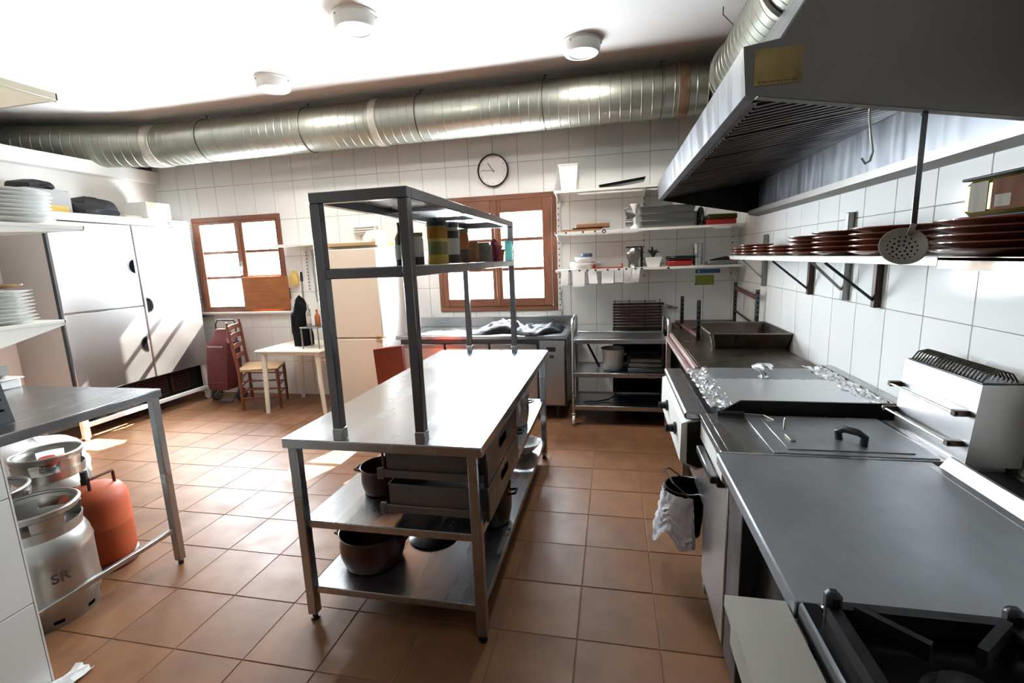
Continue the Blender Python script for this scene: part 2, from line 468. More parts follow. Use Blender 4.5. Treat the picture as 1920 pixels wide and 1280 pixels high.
# partition beside the camera, tiled on the aisle side
g = G(); g.box(-2.62, -2.206, -5.5, 1.214, 0, ZC); g.box(XL - 0.12, -2.62, 1.05, 1.22, 0, ZC)
wall_part = struct(g, 'wall_partition', 'grout')
for a, b, c, d in cells(-0.2, 1.214, 1.214, 0.277, 0, 2.2, 0.36, 0.437):
    tile_obj('x+', wall_part, 'tile_white', b - a - 2 * GAP, d - c - 2 * GAP, 0.006, (-2.206, (a + b) / 2, (c + d) / 2))
g = G(); g.box(-2.62, -2.200, 1.214, 1.220, 0, ZC); g.box(-2.205, -2.199, -5.5, -0.2, 0, ZC); g.box(-2.205, -2.199, -0.2, 1.22, 2.2, ZC)
struct(g, 'wall_partition_skin', 'plaster', wall_part)
# unseen rear wall, set far back and dark to cut bounce light
g = G(); g.box(-2.62, XR + 0.12, -5.6, -5.5, 0, ZC)
struct(g, 'wall_rear_unseen', 'rear_bounce_dark')
# ceiling
g = G(); g.box(XL - 0.12, XR + 0.15, -5.6, YB + 0.1, ZC, ZC + 0.1); g.box(XL - 2.1, XL - 0.12, 3.28, YB + 0.1, ZC, ZC + 0.1)
struct(g, 'ceiling', 'plaster_soot')
# floor: grout bed, tiles proud of it
g = G(); g.box(XL - 0.12, XR + 0.15, -5.6, YB + 0.1, -0.10, -0.003); g.box(XL - 2.1, XL - 0.12, 3.28, YB + 0.1, -0.10, -0.003)
floor = struct(g, 'floor', 'floor_grout')
PX, PY = 0.340, 0.335
cand = []
for a, b, c, d in cells(XL, XR, -0.152, PX, -2.4, YB - 0.006, 1.774, PY):
    if (b < -2.62 and d < 1.05): continue
    p = Vector(((a + b) / 2, (c + d) / 2, -1.6)); w = Vector((p.dot(rt), p.dot(up), p.dot(fwd)))
    vis = w.z > 0.3 and abs(w.x / w.z) < 1.25 and -0.85 < w.y / w.z < 0.4
    cand.append((0 if vis else 1, p.length, a, b, c, d))
cand.sort()
rest = G()
for i, (v, dist, a, b, c, d) in enumerate(cand):
    if v == 0 and i < 298:
        tile_obj('z', floor, 'floor_tile', b - a - 0.004, d - c - 0.004, 0.004, ((a + b) / 2, (c + d) / 2, -0.004 + random.uniform(-0.0006, 0.0006)))
    else:
        rest.box(a + .0025, b - .0025, c + .0025, d - .0025, -0.004, 0.0)
if rest.v:
    o = struct(rest, 'tile_field', 'floor_tile', floor); o['kind'] = 'stuff'

# windows
def window(name, W, mx, muntins, glass_z, glass_x, inset=0.0):
    x0, x1, z0, z1 = W
    fw = 0.055
    g = G()
    g.box(x0, x1, YB - 0.018, YB + 0.06, z1 - fw, z1, 0.004); g.box(x0, x1, YB - 0.018, YB + 0.06, z0, z0 + fw, 0.004)
    root = struct(g, name, 'window_wood_h', smooth=False)
    g = G(); g.box(x0, x0 + fw, YB - 0.018, YB + 0.06, z0 + fw, z1 - fw, 0.004); struct(g, 'window_jamb', 'window_wood', root)
    g = G(); g.box(x1 - fw, x1, YB - 0.018, YB + 0.06, z0 + fw, z1 - fw, 0.004); struct(g, 'window_jamb', 'window_wood', root)
    for (a, b), (ga, gb) in zip(((x0 + fw, mx), (mx, x1 - fw)), glass_x):
        g = G(); gz0, gz1 = glass_z
        g.box(a + .002, ga, YB - 0.028, YB + 0.035, z0 + fw, z1 - fw, 0.005); g.box(gb, b - .002, YB - 0.028, YB + 0.035, z0 + fw, z1 - fw, 0.005)
        c = struct(g, 'casement', 'window_wood', root)
        g = G(); g.box(ga, gb, YB - 0.026, YB + 0.033, z0 + fw, gz0, 0.004); g.box(ga, gb, YB - 0.026, YB + 0.033, gz1, z1 - fw, 0.004)
        struct(g, 'casement_rail', 'window_wood_h', c)
        zs = [gz0] + sorted(muntins) + [gz1]
        for z in muntins:
            g = G(); g.box(ga, gb, YB - 0.014, YB + 0.024, z - 0.019, z + 0.019, 0.004); struct(g, 'muntin', 'window_wood_h', c)
        for za, zb in zip(zs, zs[1:]):
            g = G(); g.box(ga + .001, gb - .001, YB + 0.003, YB + 0.007, za + .006, zb - .006); struct(g, 'pane', 'window_glass', c)
    g = G(); g.box(mx - 0.018, mx + 0.018, YB - 0.04, YB - 0.026, z0 + fw, z1 - fw, 0.005); struct(g, 'meeting_stile', 'window_wood', root)
    g = G(); zc = (z0 + z1) / 2 - 0.02
    g.box(mx - 0.012, mx + 0.012, YB - 0.05, YB - 0.04, zc - 0.05, zc + 0.06, 0.003); g.box(mx - 0.008, mx + 0.008, YB - 0.07, YB - 0.05, zc - 0.11, zc, 0.004)
    struct(g, 'window_handle', 'galvanised', root)
    return root
w1 = window('window_1', WIN_R, -1.25, (1.812, 1.493), (1.172, 2.10), ((-1.83, -1.31), (-1.195, -0.74)))
w2 = window('window_2', WIN_L, -4.515, (1.822, 1.510), (1.145, 2.165), ((-5.075, -4.575), (-4.455, -3.995)))
# the rough edge of the opening beside the first window and the sooty plaster sill under the second
g = G()
g.sheet(lambda u, v: (-0.585 + 0.035 * v + 0.012 * math.sin(u * 37) * v, YB - 0.012 - 0.004 * math.sin(u * 61 + v * 5), 1.0 + u * 1.30), 60, 2, 0.006)
trim_2 = struct(g, 'trim_2', 'plaster')
g = G(); g.box(-5.24, -3.90, YB - 0.05, YB - 0.0065, 1.045, 1.074, 0.004)
struct(g, 'trim_3', 'plaster')
# plywood board in place of a pane
g = G(); g.box(-4.535, -3.885, YB - 0.058, YB - 0.046, 1.105, 1.507, 0.003)
solo(g, 'plywood_board', 'plywood', 'brown plywood board covering the lower corner of the far window', 'board', (-4.21, YB - 0.052, 1.105))

# ------------------------------------------------------------------ ventilation ducts
DY, DZ, DR = 4.75, 3.015, 0.215
root = thing('ventilation_duct', 'long galvanised spiral duct running under the ceiling along the back wall', 'duct', (-2.2, DY, DZ - DR))
def spiral(g, a, b, r, n=40, pitch=0.09):
    """corrugated tube with raised spiral seams from a to b"""
    a = Vector(a); b = Vector(b); L_ = (b - a).length; k = max(2, int(L_ / pitch))
    pts = []; rr = []
    for i in range(k):
        t0 = i / k; t1 = (i + 1) / k
        for f, dr in ((0.0, 0.003), (0.05, 0.003), (0.09, 0.0), (0.96, 0.0)):
            pts.append(a.lerp(b, t0 + (t1 - t0) * f)); rr.append(r + dr)
    pts.append(b); rr.append(r)
    g.tube(pts, rr, n, caps=True)
EL = Vector((-5.02, DY, DZ))
g = G(); spiral(g, (0.80, DY, DZ), EL, DR); part(g, 'duct_run', 'galvanised', root)
dl = Vector((-math.cos(math.radians(20)), -math.sin(math.radians(20)), 0))
g = G(); spiral(g, EL + dl * 0.02, EL + dl * 2.0, DR + 0.004); part(g, 'duct_run', 'galvanised', root)
g = G(); g.lathe([(DR + .002, -0.07), (DR + .012, -0.065), (DR + .012, 0.065), (DR + .002, 0.07)], EL, 40, 'x'); g.cyl(EL, EL + dl * 0.10, DR + 0.010, n=40, caps=False)
part(g, 'taped_elbow', 'duct_tape', root)
g = G(); g.lathe([(DR + .002, -0.04), (DR + .009, -0.036), (DR + .009, 0.036), (DR + .002, 0.04)], (-2.30, DY, DZ), 40, 'x'); part(g, 'joint_band', 'duct_tape', root)
g = G(); g.lathe([(DR + .002, -0.045), (DR + .009, -0.04), (DR + .009, 0.04), (DR + .002, 0.045)], (0.60, DY, DZ), 40, 'x'); part(g, 'joint_band', 'rust_band', root, 'rusty joint band')
for hx in (-4.35, -3.10, -1.85, -0.62, 0.42):
    g = G()
    g.tube([(hx, DY + (DR + .004) * math.cos(t), DZ + (DR + .004) * math.sin(t)) for t in [math.radians(x) for x in range(75, 430, 12)]], 0.0035, 6)
    g.tube([(hx, DY, DZ + DR), (hx, DY - .01, ZC + 0.0)], 0.004, 6); g.tube([(hx, DY - .01, ZC - 0.012), (hx + 0.03, DY - 0.03, ZC - 0.014)], 0.004, 6)
    part(g, 'hanger_wire', 'wire', root)
RDX = 1.00
root = thing('ventilation_duct', 'galvanised duct running above the hood towards the back corner', 'duct', (RDX, 3.2, DZ - DR))
g = G(); spiral(g, (RDX, 4.98, DZ), (RDX, 1.4, DZ), DR - 0.005); part(g, 'duct_run', 'galvanised', root)
for yy in (4.35, 3.05):
    g = G(); g.lathe([(DR, -0.02), (DR + .022, -0.016), (DR + .022, 0.016), (DR, 0.02)], (RDX, yy, DZ), 40, 'y'); part(g, 'joint_flange', 'duct_tape', root)
g = G(); g.tube([(RDX - 0.24, 3.9, ZC), (RDX - 0.24, 3.9, ZC - 0.05), (RDX - 0.17, 3.9, DZ + 0.14)], 0.004, 6); part(g, 'hanger_wire', 'wire', root)

# ceiling lamps
def puck(x, y, label):
    ld = bpy.data.lights.new('lamp_light', 'AREA'); ld.shape = 'DISK'; ld.size = 0.17; ld.energy = 6.5; ld.color = (1.0, 0.96, 0.90)
    lo = bpy.data.objects.new('lamp_light', ld); COL.objects.link(lo); lo.location = (x, y, ZC - 0.105)
    root = thing('ceiling_lamp', label, 'lamp', (x, y, ZC), 'round white ceiling lamps')
    g = G(); g.lathe([(0, ZC), (0.158, ZC), (0.160, ZC - .012), (0.150, ZC - .02), (0.145, ZC - .075), (0.132, ZC - .092), (0.098, ZC - .096), (0.090, ZC - .088)], (x, y, 0), 40); part(g, 'housing', 'lamp_white', root)
    g = G(); g.lathe([(0.092, ZC - .089), (0.085, ZC - .093), (0.0, ZC - .096)], (x, y, 0), 40); part(g, 'lens', 'lamp_glow', root)
    for k in range(3):
        t = k * 2.09; g = G(); g.cyl((x + .151 * math.cos(t), y + .151 * math.sin(t), ZC - .03), (x + .158 * math.cos(t), y + .158 * math.sin(t), ZC - .03), .006, n=8); part(g, 'screw', 'galvanised', root)
puck(-1.72, 3.29, 'round white ceiling lamp in the middle, nearest the camera')
puck(-0.24, 4.15, 'round white ceiling lamp closest to the extractor hood')
puck(-2.99, 4.08, 'round white ceiling lamp above the far window side')

# ------------------------------------------------------------------ island work table with overhead rack
TZ = 0.885
root = thing('work_table', 'stainless steel island work table with overhead rack in the middle of the kitchen', 'table', (-0.94, 2.65, 0))
IX0, IX1, IY0, IY1 = -1.385, -0.50, 1.67, 3.64
g = G(); g.box(IX0, IX1, IY0, IY1, TZ - 0.006, TZ, 0.002)
g.box(IX0, IX1, IY0, IY0 + .012, TZ - .042, TZ - .004, 0.002); g.box(IX0, IX1, IY1 - .012, IY1, TZ - .042, TZ - .004, 0.002)
g.box(IX0, IX0 + .012, IY0 + .01, IY1 - .01, TZ - .042, TZ - .004); g.box(IX1 - .012, IX1, IY0 + .01, IY1 - .01, TZ - .042, TZ - .004)
part(g, 'tabletop', 'steel_top', root)
for lx in (IX0 + .035, IX1 - .045):
    for ly in (IY0 + .035, IY1 - .045):
        g = G(); g.box(lx - .022, lx + .022, ly - .022, ly + .022, 0.03, TZ - .04, 0.004); l = part(g, 'leg', 'steel', root)
        g = G(); g.cyl((lx, ly, 0), (lx, ly, .012), .02, n=14); g.cyl((lx, ly, .012), (lx, ly, .032), .012, n=12); part(g, 'foot', 'black_plastic', l)
for zs in (0.495, 0.170):
    g = G(); a, b, c, d = IX0 + .035, IX1 - .035, IY0 + .03, IY1 - .04
    g.box(a, b, c, d, zs - .004, zs, .001)
    g.box(a, b, c, c + .012, zs - .035, zs - .003, .002); g.box(a, b, d - .012, d, zs - .035, zs - .003, .002)
    g.box(a, a + .012, c + .01, d - .01, zs - .035, zs - .003); g.box(b - .012, b, c + .01, d - .01, zs - .035, zs - .003)
    part(g, 'shelf', 'steel_y', root)
RX0, RX1, RY0, RY1 = -1.12, -0.755, 1.70, 3.575
for px_ in (RX0, RX1):
    for py_ in (RY0, RY1):
        g = G(); g.box(px_ - .02, px_ + .02, py_ - .02, py_ + .02, TZ, 1.838, 0.003); p = part(g, 'post', 'steel_post_shaded', root)
        g = G(); g.box(px_ - .022, px_ + .022, py_ - .022, py_ + .022, TZ, TZ + .05, 0.002); part(g, 'socket', 'steel_top', p)
for zs, nm in ((1.880, 'top_shelf'), (1.590, 'rack_shelf')):
    g = G()
    a, b, c, d = RX0 - .02, RX1 + .02, RY0 - .02, RY1 + .02
    if nm == 'rack_shelf':
        g.box(a + .04, b - .04, c, c + .04, zs - .04, zs, .003); g.box(a + .04, b - .04, d - .04, d, zs - .04, zs, .003)
        g.box(a, a + .04, c + .04, d - .04, zs - .04, zs, .003); g.box(b - .04, b, c + .04, d - .04, zs - .04, zs, .003)
    else:
        g.box(a, b, c, c + .04, zs - .042, zs, .003); g.box(a, b, d - .04, d, zs - .042, zs, .003)
        g.box(a, a + .04, c + .04, d - .04, zs - .042, zs, .003); g.box(b - .04, b, c + .04, d - .04, zs - .042, zs, .003)
    fr = part(g, nm, 'steel_post_shaded', root)
    g = G(); g.box(a + .04, b - .04, c + .04, d - .04, zs - .006, zs - .001); part(g, 'shelf_sheet', 'steel_y', fr)
    g = G()
    if nm == 'top_shelf':
        for yy in (2.33, 2.96):
            g = G(); g.box(a + .04, b - .04, yy - .015, yy + .015, zs - .025, zs - .006, .002); part(g, 'cross_brace', 'steel', fr)
for z0, z1, y1 in ((0.705, 0.825, 2.30), (0.545, 0.665, 2.32)):
    x0, x1, y0 = -0.955, -0.512, 1.755
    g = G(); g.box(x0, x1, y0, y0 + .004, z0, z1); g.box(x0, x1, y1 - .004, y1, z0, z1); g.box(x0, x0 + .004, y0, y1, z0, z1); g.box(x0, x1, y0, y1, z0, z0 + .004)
    dr = part(g, 'drawer', 'drawer_grey_shaded', root)
    g = G(); g.box(x1, x1 + .016, y0 - .025, y1 + .025, z0 - .012, z1 + .020, .004); f = part(g, 'drawer_front', 'steel_dark', dr)
    g = G(); ym = (y0 + y1) / 2 - .02; g.lathe([(0, 0), (.018, 0), (.020, .003), (.018, .005)], (x1 + .014, ym - .05, z1 - .03), 12, 'x'); g.box(x1 + .0155, x1 + .019, ym - .065, ym + .065, z1 - .052, z1 - .014, .003); part(g, 'grip_slot', 'dark_void', dr)
    g = G(); g.box(x0 - .03, x1, y0 - .016, y0 - .001, z0 - .004, z0 + .030, .003); g.box(x0 - .035, x0 - .005, y0 - .018, y0 - .002, z0 - .012, z0 + .038, .002); part(g, 'runner', 'drawer_grey_shaded', dr)

# ------------------------------------------------------------------ cooking line along the right wall
# gas range with cast iron grates
root = thing('gas_range', 'gas range with black cast iron grates at the front of the cooking line', 'range', (0.70, 0.45, 0))
g = G(); g.box(.45, 1.20, -0.40, .942, .10, .86, .004); part(g, 'body', 'steel', root)
g = G(); g.box(.40, 1.02, -0.40, .942, .86, .872, .003); g.box(.362, 1.02, -0.40, -0.36, .872, .905, .003); g.box(.985, 1.02, -.36, .942, .872, .905, .003)
g.box(.362, .400, -.36, .942, .855, .905, .006); g.box(.40, .985, .915, .942, .872, .905, .004); part(g, 'burner_tray', 'enamel_black', root)
g = G(); g.prism([(.235, .868), (.355, .868), (.355, .75), (.250, .75), (.250, .842), (.235, .842)], -0.40, .985, 'y'); part(g, 'front_ledge', 'ledge_grey', root)
g = G(); g.box(.30, .45, -0.40, .97, .10, .752, .004); part(g, 'front_panel', 'steel_y', root)
g = G(); g.box(.262, .302, .55, .93, .60, .72, .004); kp = part(g, 'knob_panel', 'white_paint', root)
for ky in (.86, .66): 
    g = G(); g.lathe([(0, .035), (.016, .035), (.020, 0), (.0, 0)], (0, 0, 0), 16); g.v = [(.262 - z, ky + x, .665 + y) for x, y, z in g.v]; part(g, 'knob', 'black_plastic', root)
def grate(cy_):
    g = G(); z = .935
    x0, x1, y0, y1 = .405, .975, cy_ - .255, cy_ + .255
    for p, q in (((x0, y0), (x1, y0)), ((x1, y0), (x1, y1)), ((x1, y1), (x0, y1)), ((x0, y1), (x0, y0)), (((x0 + x1) / 2, y0), ((x0 + x1) / 2, y1))):
        g.bar((p[0], p[1], z - .016), (q[0], q[1], z - .016), .022, .030)
    for xm, in ((x0 + (x1 - x0) * .25,), (x0 + (x1 - x0) * .75,)):
        for ym in (cy_ - .125, cy_ + .125):
            for k in range(4):
                t = k * math.pi / 2 + math.pi / 4; dx, dy = math.cos(t), math.sin(t)
                ex, ey = xm + dx * .165, ym + dy * .150
                g.bar((xm + dx * .05, ym + dy * .05, z), (ex, ey, z + .004), .014, .032)
    for px_, py_ in ((x0, y0), (x1, y0), (x0, y1), (x1, y1), ((x0 + x1) / 2, y0), ((x0 + x1) / 2, y1)):
        g.cyl((px_, py_, .872), (px_, py_, z), .013, n=10)
        g.box(px_ - .014, px_ + .014, py_ - .014, py_ + .014, z - .01, z + .028, .008)
    return g
for cy_ in (.645, .11): part(grate(cy_), 'grate', 'cast_iron', root)
for bx in (.55, .83):
    for by in (.52, .77, .0, .24):
        g = G(); g.lathe([(0, .902), (.040, .902), (.048, .894), (.048, .884), (.060, .880), (.062, .872), (0, .872)], (bx, by, 0), 20); part(g, 'burner', 'cast_iron', root)

# flat steel hot plate
root = thing('hot_plate', 'flat stainless hot plate between the gas range and the fryer', 'hot plate', (0.72, 1.32, 0))
g = G(); g.box(.358, 1.012, .945, 1.690, .892, .900, .003); g.box(.358, .372, .945, 1.690, .858, .896, .003); part(g, 'plate', 'steel_plate', root)
g = G(); g.prism([(.985, .901), (1.012, .901), (1.035, .935), (1.045, .935), (1.045, .88), (.985, .88)], .945, 1.655, 'y'); part(g, 'rear_upstand', 'steel_y', root)
g = G(); g.box(.46, 1.20, .985, 1.690, .10, .885, .003); part(g, 'body', 'black_steel', root)
g = G(); g.box(.405, .462, 1.52, 1.690, .10, .858, .003); part(g, 'side_panel', 'steel_dark', root)
g = G(); g.box(.405, .462, .985, 1.02, .10, .858, .003); part(g, 'side_panel', 'steel_dark', root)
for yy in (1.02, 1.65):
    g = G(); g.cyl((.50, yy, 0), (.50, yy, .105), .022, n=12); g.cyl((1.12, yy, 0), (1.12, yy, .105), .022, n=12); part(g, 'leg', 'steel', root)

# deep fryer with lid and heating head
root = thing('deep_fryer', 'stainless deep fryer with flat lid beside the hot plate', 'fryer', (0.75, 1.90, 0))
g = G(); g.box(.372, 1.06, 1.694, 1.712, .875, .902, .002); g.box(.372, .400, 1.712, 2.125, .87, .900, .002); g.box(.400, .56, 1.712, 2.125, .89, .900, .001)
g.box(.56, 1.06, 2.095, 2.125, .88, .900, .002); g.box(1.035, 1.06, 1.712, 2.095, .88, .900, .002); part(g, 'top_frame', 'steel_y', root)
g = G(); g.box(.565, 1.03, 1.716, 2.09, .75, .76); g.box(.56, .566, 1.716, 2.09, .75, .896); g.box(1.028, 1.034, 1.716, 2.09, .75, .896); g.box(.56, 1.034, 1.712, 1.717, .75, .896); g.box(.56, 1.034, 2.09, 2.096, .75, .896); part(g, 'tank', 'steel_dark', root)
g = G(); g.box(.545, 1.045, 1.705, 2.10, .901, .9055, .002); g.box(.60, .99, 1.735, 2.06, .9055, .909, .002); lid = part(g, 'lid', 'steel_plate', root)
g = G(); g.tube([(.805, 1.845, .908), (.800, 1.845, .940), (.815, 1.832, .952), (.845, 1.80, .952), (.860, 1.786, .940), (.858, 1.788, .908)], .013, 10); part(g, 'lid_handle', 'black_plastic', lid)
g = G(); g.tube([(.648, 1.925, .909), (.650, 1.928, .950), (.652, 1.93, .953), (.652, 1.93, .950), (.655, 1.945, .909)], .004, 6); g.box(.630, .648, 1.80, 1.865, .909, .916, .002); part(g, 'latch', 'galvanised', lid)
g = G(); g.cyl((.44, 2.100, .912), (.545, 2.090, .914), .011, n=10); bh = part(g, 'basket_handle', 'black_plastic', root)
g = G(); g.tube([(.545, 2.090, .914), (.62, 2.085, .912), (.645, 2.03, .91)], .004, 6); part(g, 'handle_wire', 'galvanised', bh)
g = G(); g.box(.455, 1.20, 1.694, 2.125, .10, .875, .003); part(g, 'body', 'steel', root)
g = G(); g.box(.40, .455, 1.70, 2.12, .12, .76, .004); d = part(g, 'door', 'steel_door', root)
g = G(); g.box(.345, .372, 1.72, 2.02, .765, .795, .004); g.box(.372, .402, 1.735, 1.765, .745, .79, .002); g.box(.372, .402, 1.98, 2.01, .745, .79, .002); part(g, 'door_handle', 'black_plastic', d)
g = G(); g.prism([(.378, .868), (.378, .79), (.40, .765), (.455, .765), (.455, .868)], 1.696, 2.123, 'y'); part(g, 'fascia', 'white_paint', root)
for yy in (1.75, 2.06):
    g = G(); g.cyl((.50, yy, 0), (.50, yy, .105), .022, n=12); g.cyl((1.12, yy, 0), (1.12, yy, .105), .022, n=12); part(g, 'leg', 'steel', root)
# heating head standing at the back
root = thing('heating_head', 'upright stainless fryer heating box with coil on top against the tiled wall', 'heater', (1.155, 1.865, 0.90))
g = G(); g.prism([(1.085, .90), (1.235, .90), (1.235, 1.165), (1.105, 1.165)], 1.665, 2.06, 'y'); part(g, 'casing', 'steel_door', root)
g = G(); g.box(1.062, 1.20, 1.67, 2.10, .875, .902, .003); part(g, 'base_plate', 'steel_y', root)
for z, x in ((1.065, 1.062), (.965, 1.052)):
    g = G(); g.cyl((x, 1.69, z), (x, 2.075, z), .005, n=8); h = part(g, 'handle_bar', 'galvanised', root)
    for yy in (1.70, 2.06):
        g = G(); g.box(x - .006, x + .040, yy - .010, yy + .010, z - .010, z + .010, .002); part(g, 'handle_mount', 'steel_burnt', h)
g = G(); g.box(1.11, 1.225, 1.675, 2.05, 1.165, 1.170, .001); part(g, 'top_grill', 'steel_dark', root)
for k in range(22):
    y = 1.69 + k * .0168
    g = G(); g.tube([(1.118, y, 1.169), (1.135, y, 1.196), (1.165, y, 1.204), (1.195, y, 1.196), (1.215, y + .005, 1.169)], .0028, 6); part(g, 'coil', 'wire', root)

# griddle with splash guard and control panel
root = thing('griddle', 'steel griddle with dark splash guard and black knobs beside the fryer', 'griddle', (0.75, 2.58, 0))
g = G(); g.prism([(.405, .870), (1.20, .870), (1.20, .955), (.545, .955)], 2.145, 2.157, 'y'); part(g, 'splash_guard', 'black_steel', root)
g = G(); g.box(.40, 1.20, 2.16, 2.98, .862, .872, .002); part(g, 'cook_plate', 'steel_dark', root)
g = G(); g.box(1.185, 1.240, 2.13, 3.00, .84, .925, .003); part(g, 'rear_upstand', 'steel_y', root)
g = G(); g.box(.312, .408, 2.128, 2.985, .868, .902, .006); part(g, 'top_ledge', 'steel_y', root, smooth=False)
g = G(); g.prism([(.300, .845), (.345, .862), (.405, .862), (.405, .64), (.365, .625), (.296, .665)], 2.140, 2.985, 'y'); cp = part(g, 'control_panel', 'white_paint', root, smooth=False)
g = G(); g.prism([(.325, .848), (.405, .866), (.405, .645), (.37, .64), (.325, .66)], 2.132, 2.140, 'y'); part(g, 'end_cap', 'black_steel', root)  # panel end closed by a darker cap
for ky, kz in ((2.66, .765), (2.30, .765)):
    g = G(); g.lathe([(0, .038), (.017, .038), (.021, .012), (.030, .010), (.030, 0), (0, 0)], n=18); g.v = [(.298 - z, ky + x, kz + y) for x, y, z in g.v]; kb = part(g, 'knob', 'black_plastic', root)
    g = G(); g.box(.250, .262, ky - .005, ky + .005, kz - .018, kz + .018, .002); part(g, 'knob_grip', 'rubber', kb)
g = G(); g.box(.405, 1.20, 2.135, 2.985, .45, .862, .003); part(g, 'body', 'steel', root)
g = G(); g.box(.52, 1.20, 2.14, 2.98, .10, .45, .003); part(g, 'stand', 'black_steel', root)
for yy in (2.17, 2.94):
    g = G(); g.box(.42, .46, yy - .02, yy + .02, 0, .45, .003); part(g, 'leg', 'steel', root)
    g = G(); g.box(1.12, 1.16, yy - .02, yy + .02, 0, .45, .003); part(g, 'leg', 'steel', root)
# foil covered tray lying on the griddle
root = thing('foil_tray', 'upturned steel tray edged with crumpled foil covering the griddle', 'tray', (0.80, 2.60, 0.872))
g = G(); g.sheet(lambda u, v: (.47 + u * .68, 2.19 + v * .80, .905 + (.012 if .06 < u < .94 and .05 < v < .95 else -.010) + (.010 * max(0, (v - .55)) if v > .55 else 0)), 24, 24, .003)
g.box(.49, 1.13, 2.21, 2.97, .872, .90); part(g, 'tray_top', 'steel_plate', root)
rnd = random.Random(3)
def foil(x0, x1, y0, y1, z0, amp, nu, nv, seed):
    r_ = random.Random(seed); H = [[r_.uniform(0, amp) for _ in range(nv + 1)] for _ in range(nu + 1)]
    J = [[(r_.uniform(-.006, .006), r_.uniform(-.008, .008)) for _ in range(nv + 1)] for _ in range(nu + 1)]
    def f(u, v):
        i, j = round(u * nu), round(v * nv)
        return (x0 + (x1 - x0) * u + J[i][j][0], y0 + (y1 - y0) * v + J[i][j][1], z0 + H[i][j])
    return f
g = G(); g.sheet(foil(.425, .530, 2.17, 2.90, .912, .013, 8, 40, 1), 8, 40, .0010); part(g, 'foil_edge', 'foil', root, smooth=False)
g = G(); g.sheet(foil(1.08, 1.183, 2.17, 2.98, .912, .018, 8, 40, 2), 8, 40, .0010); part(g, 'foil_edge', 'foil', root, smooth=False)
g = G(); g.sheet(foil(.50, 1.11, 2.172, 2.66, .922, .0018, 30, 24, 4), 30, 24, .0010); part(g, 'foil_sheet', 'foil_flat', root)
# handle / crumpled foil knot in the middle
g = G()
g.lathe([(0, .992), (.030, .990), (.050, .975), (.046, .965), (.018, .945), (.014, .925), (.03, .915), (0, .915)], (.80, 2.73, 0), 14, wob=lambda t, h: .22 * math.sin(3 * t + h * 90) + .12 * math.sin(7 * t))
solo(g, 'foil_ball', 'foil', 'crumpled foil scoop standing on the covered griddle tray', 'foil', (.80, 2.73, .915), smooth=False)

# charcoal grill frame at the far end
root = thing('charcoal_grill', 'dark red framed charcoal grill with perforated posts in the back corner', 'grill', (0.85, 3.85, 0))
g = G(); g.box(.53, 1.20, 3.02, 4.60, .885, .897, .002); part(g, 'top_plate', 'steel_burnt', root)
for x in (.505, .470):
    g = G(); g.box(x - .012, x + .012, 3.02, 4.36, .845 if x < .5 else .875, .872 if x < .5 else .902, .002); part(g, 'side_rail', 'pink_steel', root)
g = G(); g.box(.482, .530, 3.04, 4.34, .862, .872); part(g, 'rail_bed', 'red_frame', root)
g = G(); g.prism([(.44, .82), (.54, .905), (.56, .905), (.46, .80)], 3.0, 3.02, 'y'); part(g, 'end_bracket', 'pink_steel', root)
g = G(); g.box(.56, 1.19, 3.05, 4.68, .55, .88, .003); part(g, 'fire_box', 'black_steel', root)
for lx in (.48, 1.16):
    for ly in (3.06, 4.32):
        g = G(); g.box(lx - .02, lx + .02, ly - .02, ly + .02, 0, .86, .003); part(g, 'leg', 'pink_steel' if lx < .6 else 'red_frame', root)
posts = [(.635, 4.66, 1.20), (.675, 4.02, 1.22), (1.155, 4.92, 1.30), (1.19, 4.32, 1.27)]
for x, y, zt in posts:
    g = G(); g.box(x - .016, x + .016, y - .003, y + .003, .897, zt); g.box(x - .016, x - .010, y - .02, y + .003, .897, zt)
    p = part(g, 'post', 'steel_dark', root)
    for k in range(7):
        z = 1.0 + k * .04
        if z < zt - .02:
            g = G(); g.cyl((x + .003, y - .0045, z), (x + .003, y + .0045, z), .007, n=10); part(g, 'post_hole', 'dark_void', p)
g = G(); g.bar((1.155, 4.92, 1.25), (1.19, 4.32, 1.20), .03, .03); part(g, 'cross_bar', 'red_frame', root)
g = G(); g.bar((1.155, 4.92, 1.03), (1.19, 4.32, .965), .014, .016); part(g, 'cross_bar', 'steel_dark', root)
g = G(); g.box(.64, 1.20, 4.60, 5.15, .885, .91, .004); g.box(.60, 1.19, 4.62, 5.14, .10, .885, .004); part(g, 'rear_box', 'rack_brown', root)
g = G(); g.bar((.635, 4.66, .93), (.675, 4.02, .93), .02, .02); part(g, 'cross_bar', 'red_frame', root)

# roasting pan
root = thing('roasting_pan', 'large dark roasting pan resting on the charcoal grill', 'pan', (0.97, 3.93, 0.897))
g = G()
P0 = [(.715, 3.66), (1.215, 3.66), (1.215, 4.22), (.715, 4.22)]; P1 = [(.695, 3.63), (1.235, 3.63), (1.235, 4.25), (.695, 4.25)]
vs_ = [(x, y, .898) for x, y in P0] + [(x, y, 1.005) for x, y in P1] + [(x + (.012 if x < .9 else -.012), y + (.012 if y < 3.9 else -.012), 1.005) for x, y in P1] + [(x + (.01 if x < .9 else -.01), y + (.01 if y < 3.9 else -.01), .905) for x, y in P0]
fs_ = [(3, 2, 1, 0), (12, 13, 14, 15)]
for k in range(3):
    for i in range(4): fs_.append((k * 4 + i, k * 4 + (i + 1) % 4, k * 4 + 4 + (i + 1) % 4, k * 4 + 4 + i))
g.add(vs_, fs_); part(g, 'pan_body', 'steel_burnt', root)
g = G(); g.tube([(x, y, 1.006) for x, y in P1], .006, 8, closed=True); part(g, 'rim', 'tray_grey', root)
g = G(); g.cyl((.725, 3.655, .90), (.705, 3.632, 1.0), .014, n=10); part(g, 'worn_corner', 'galvanised', root)

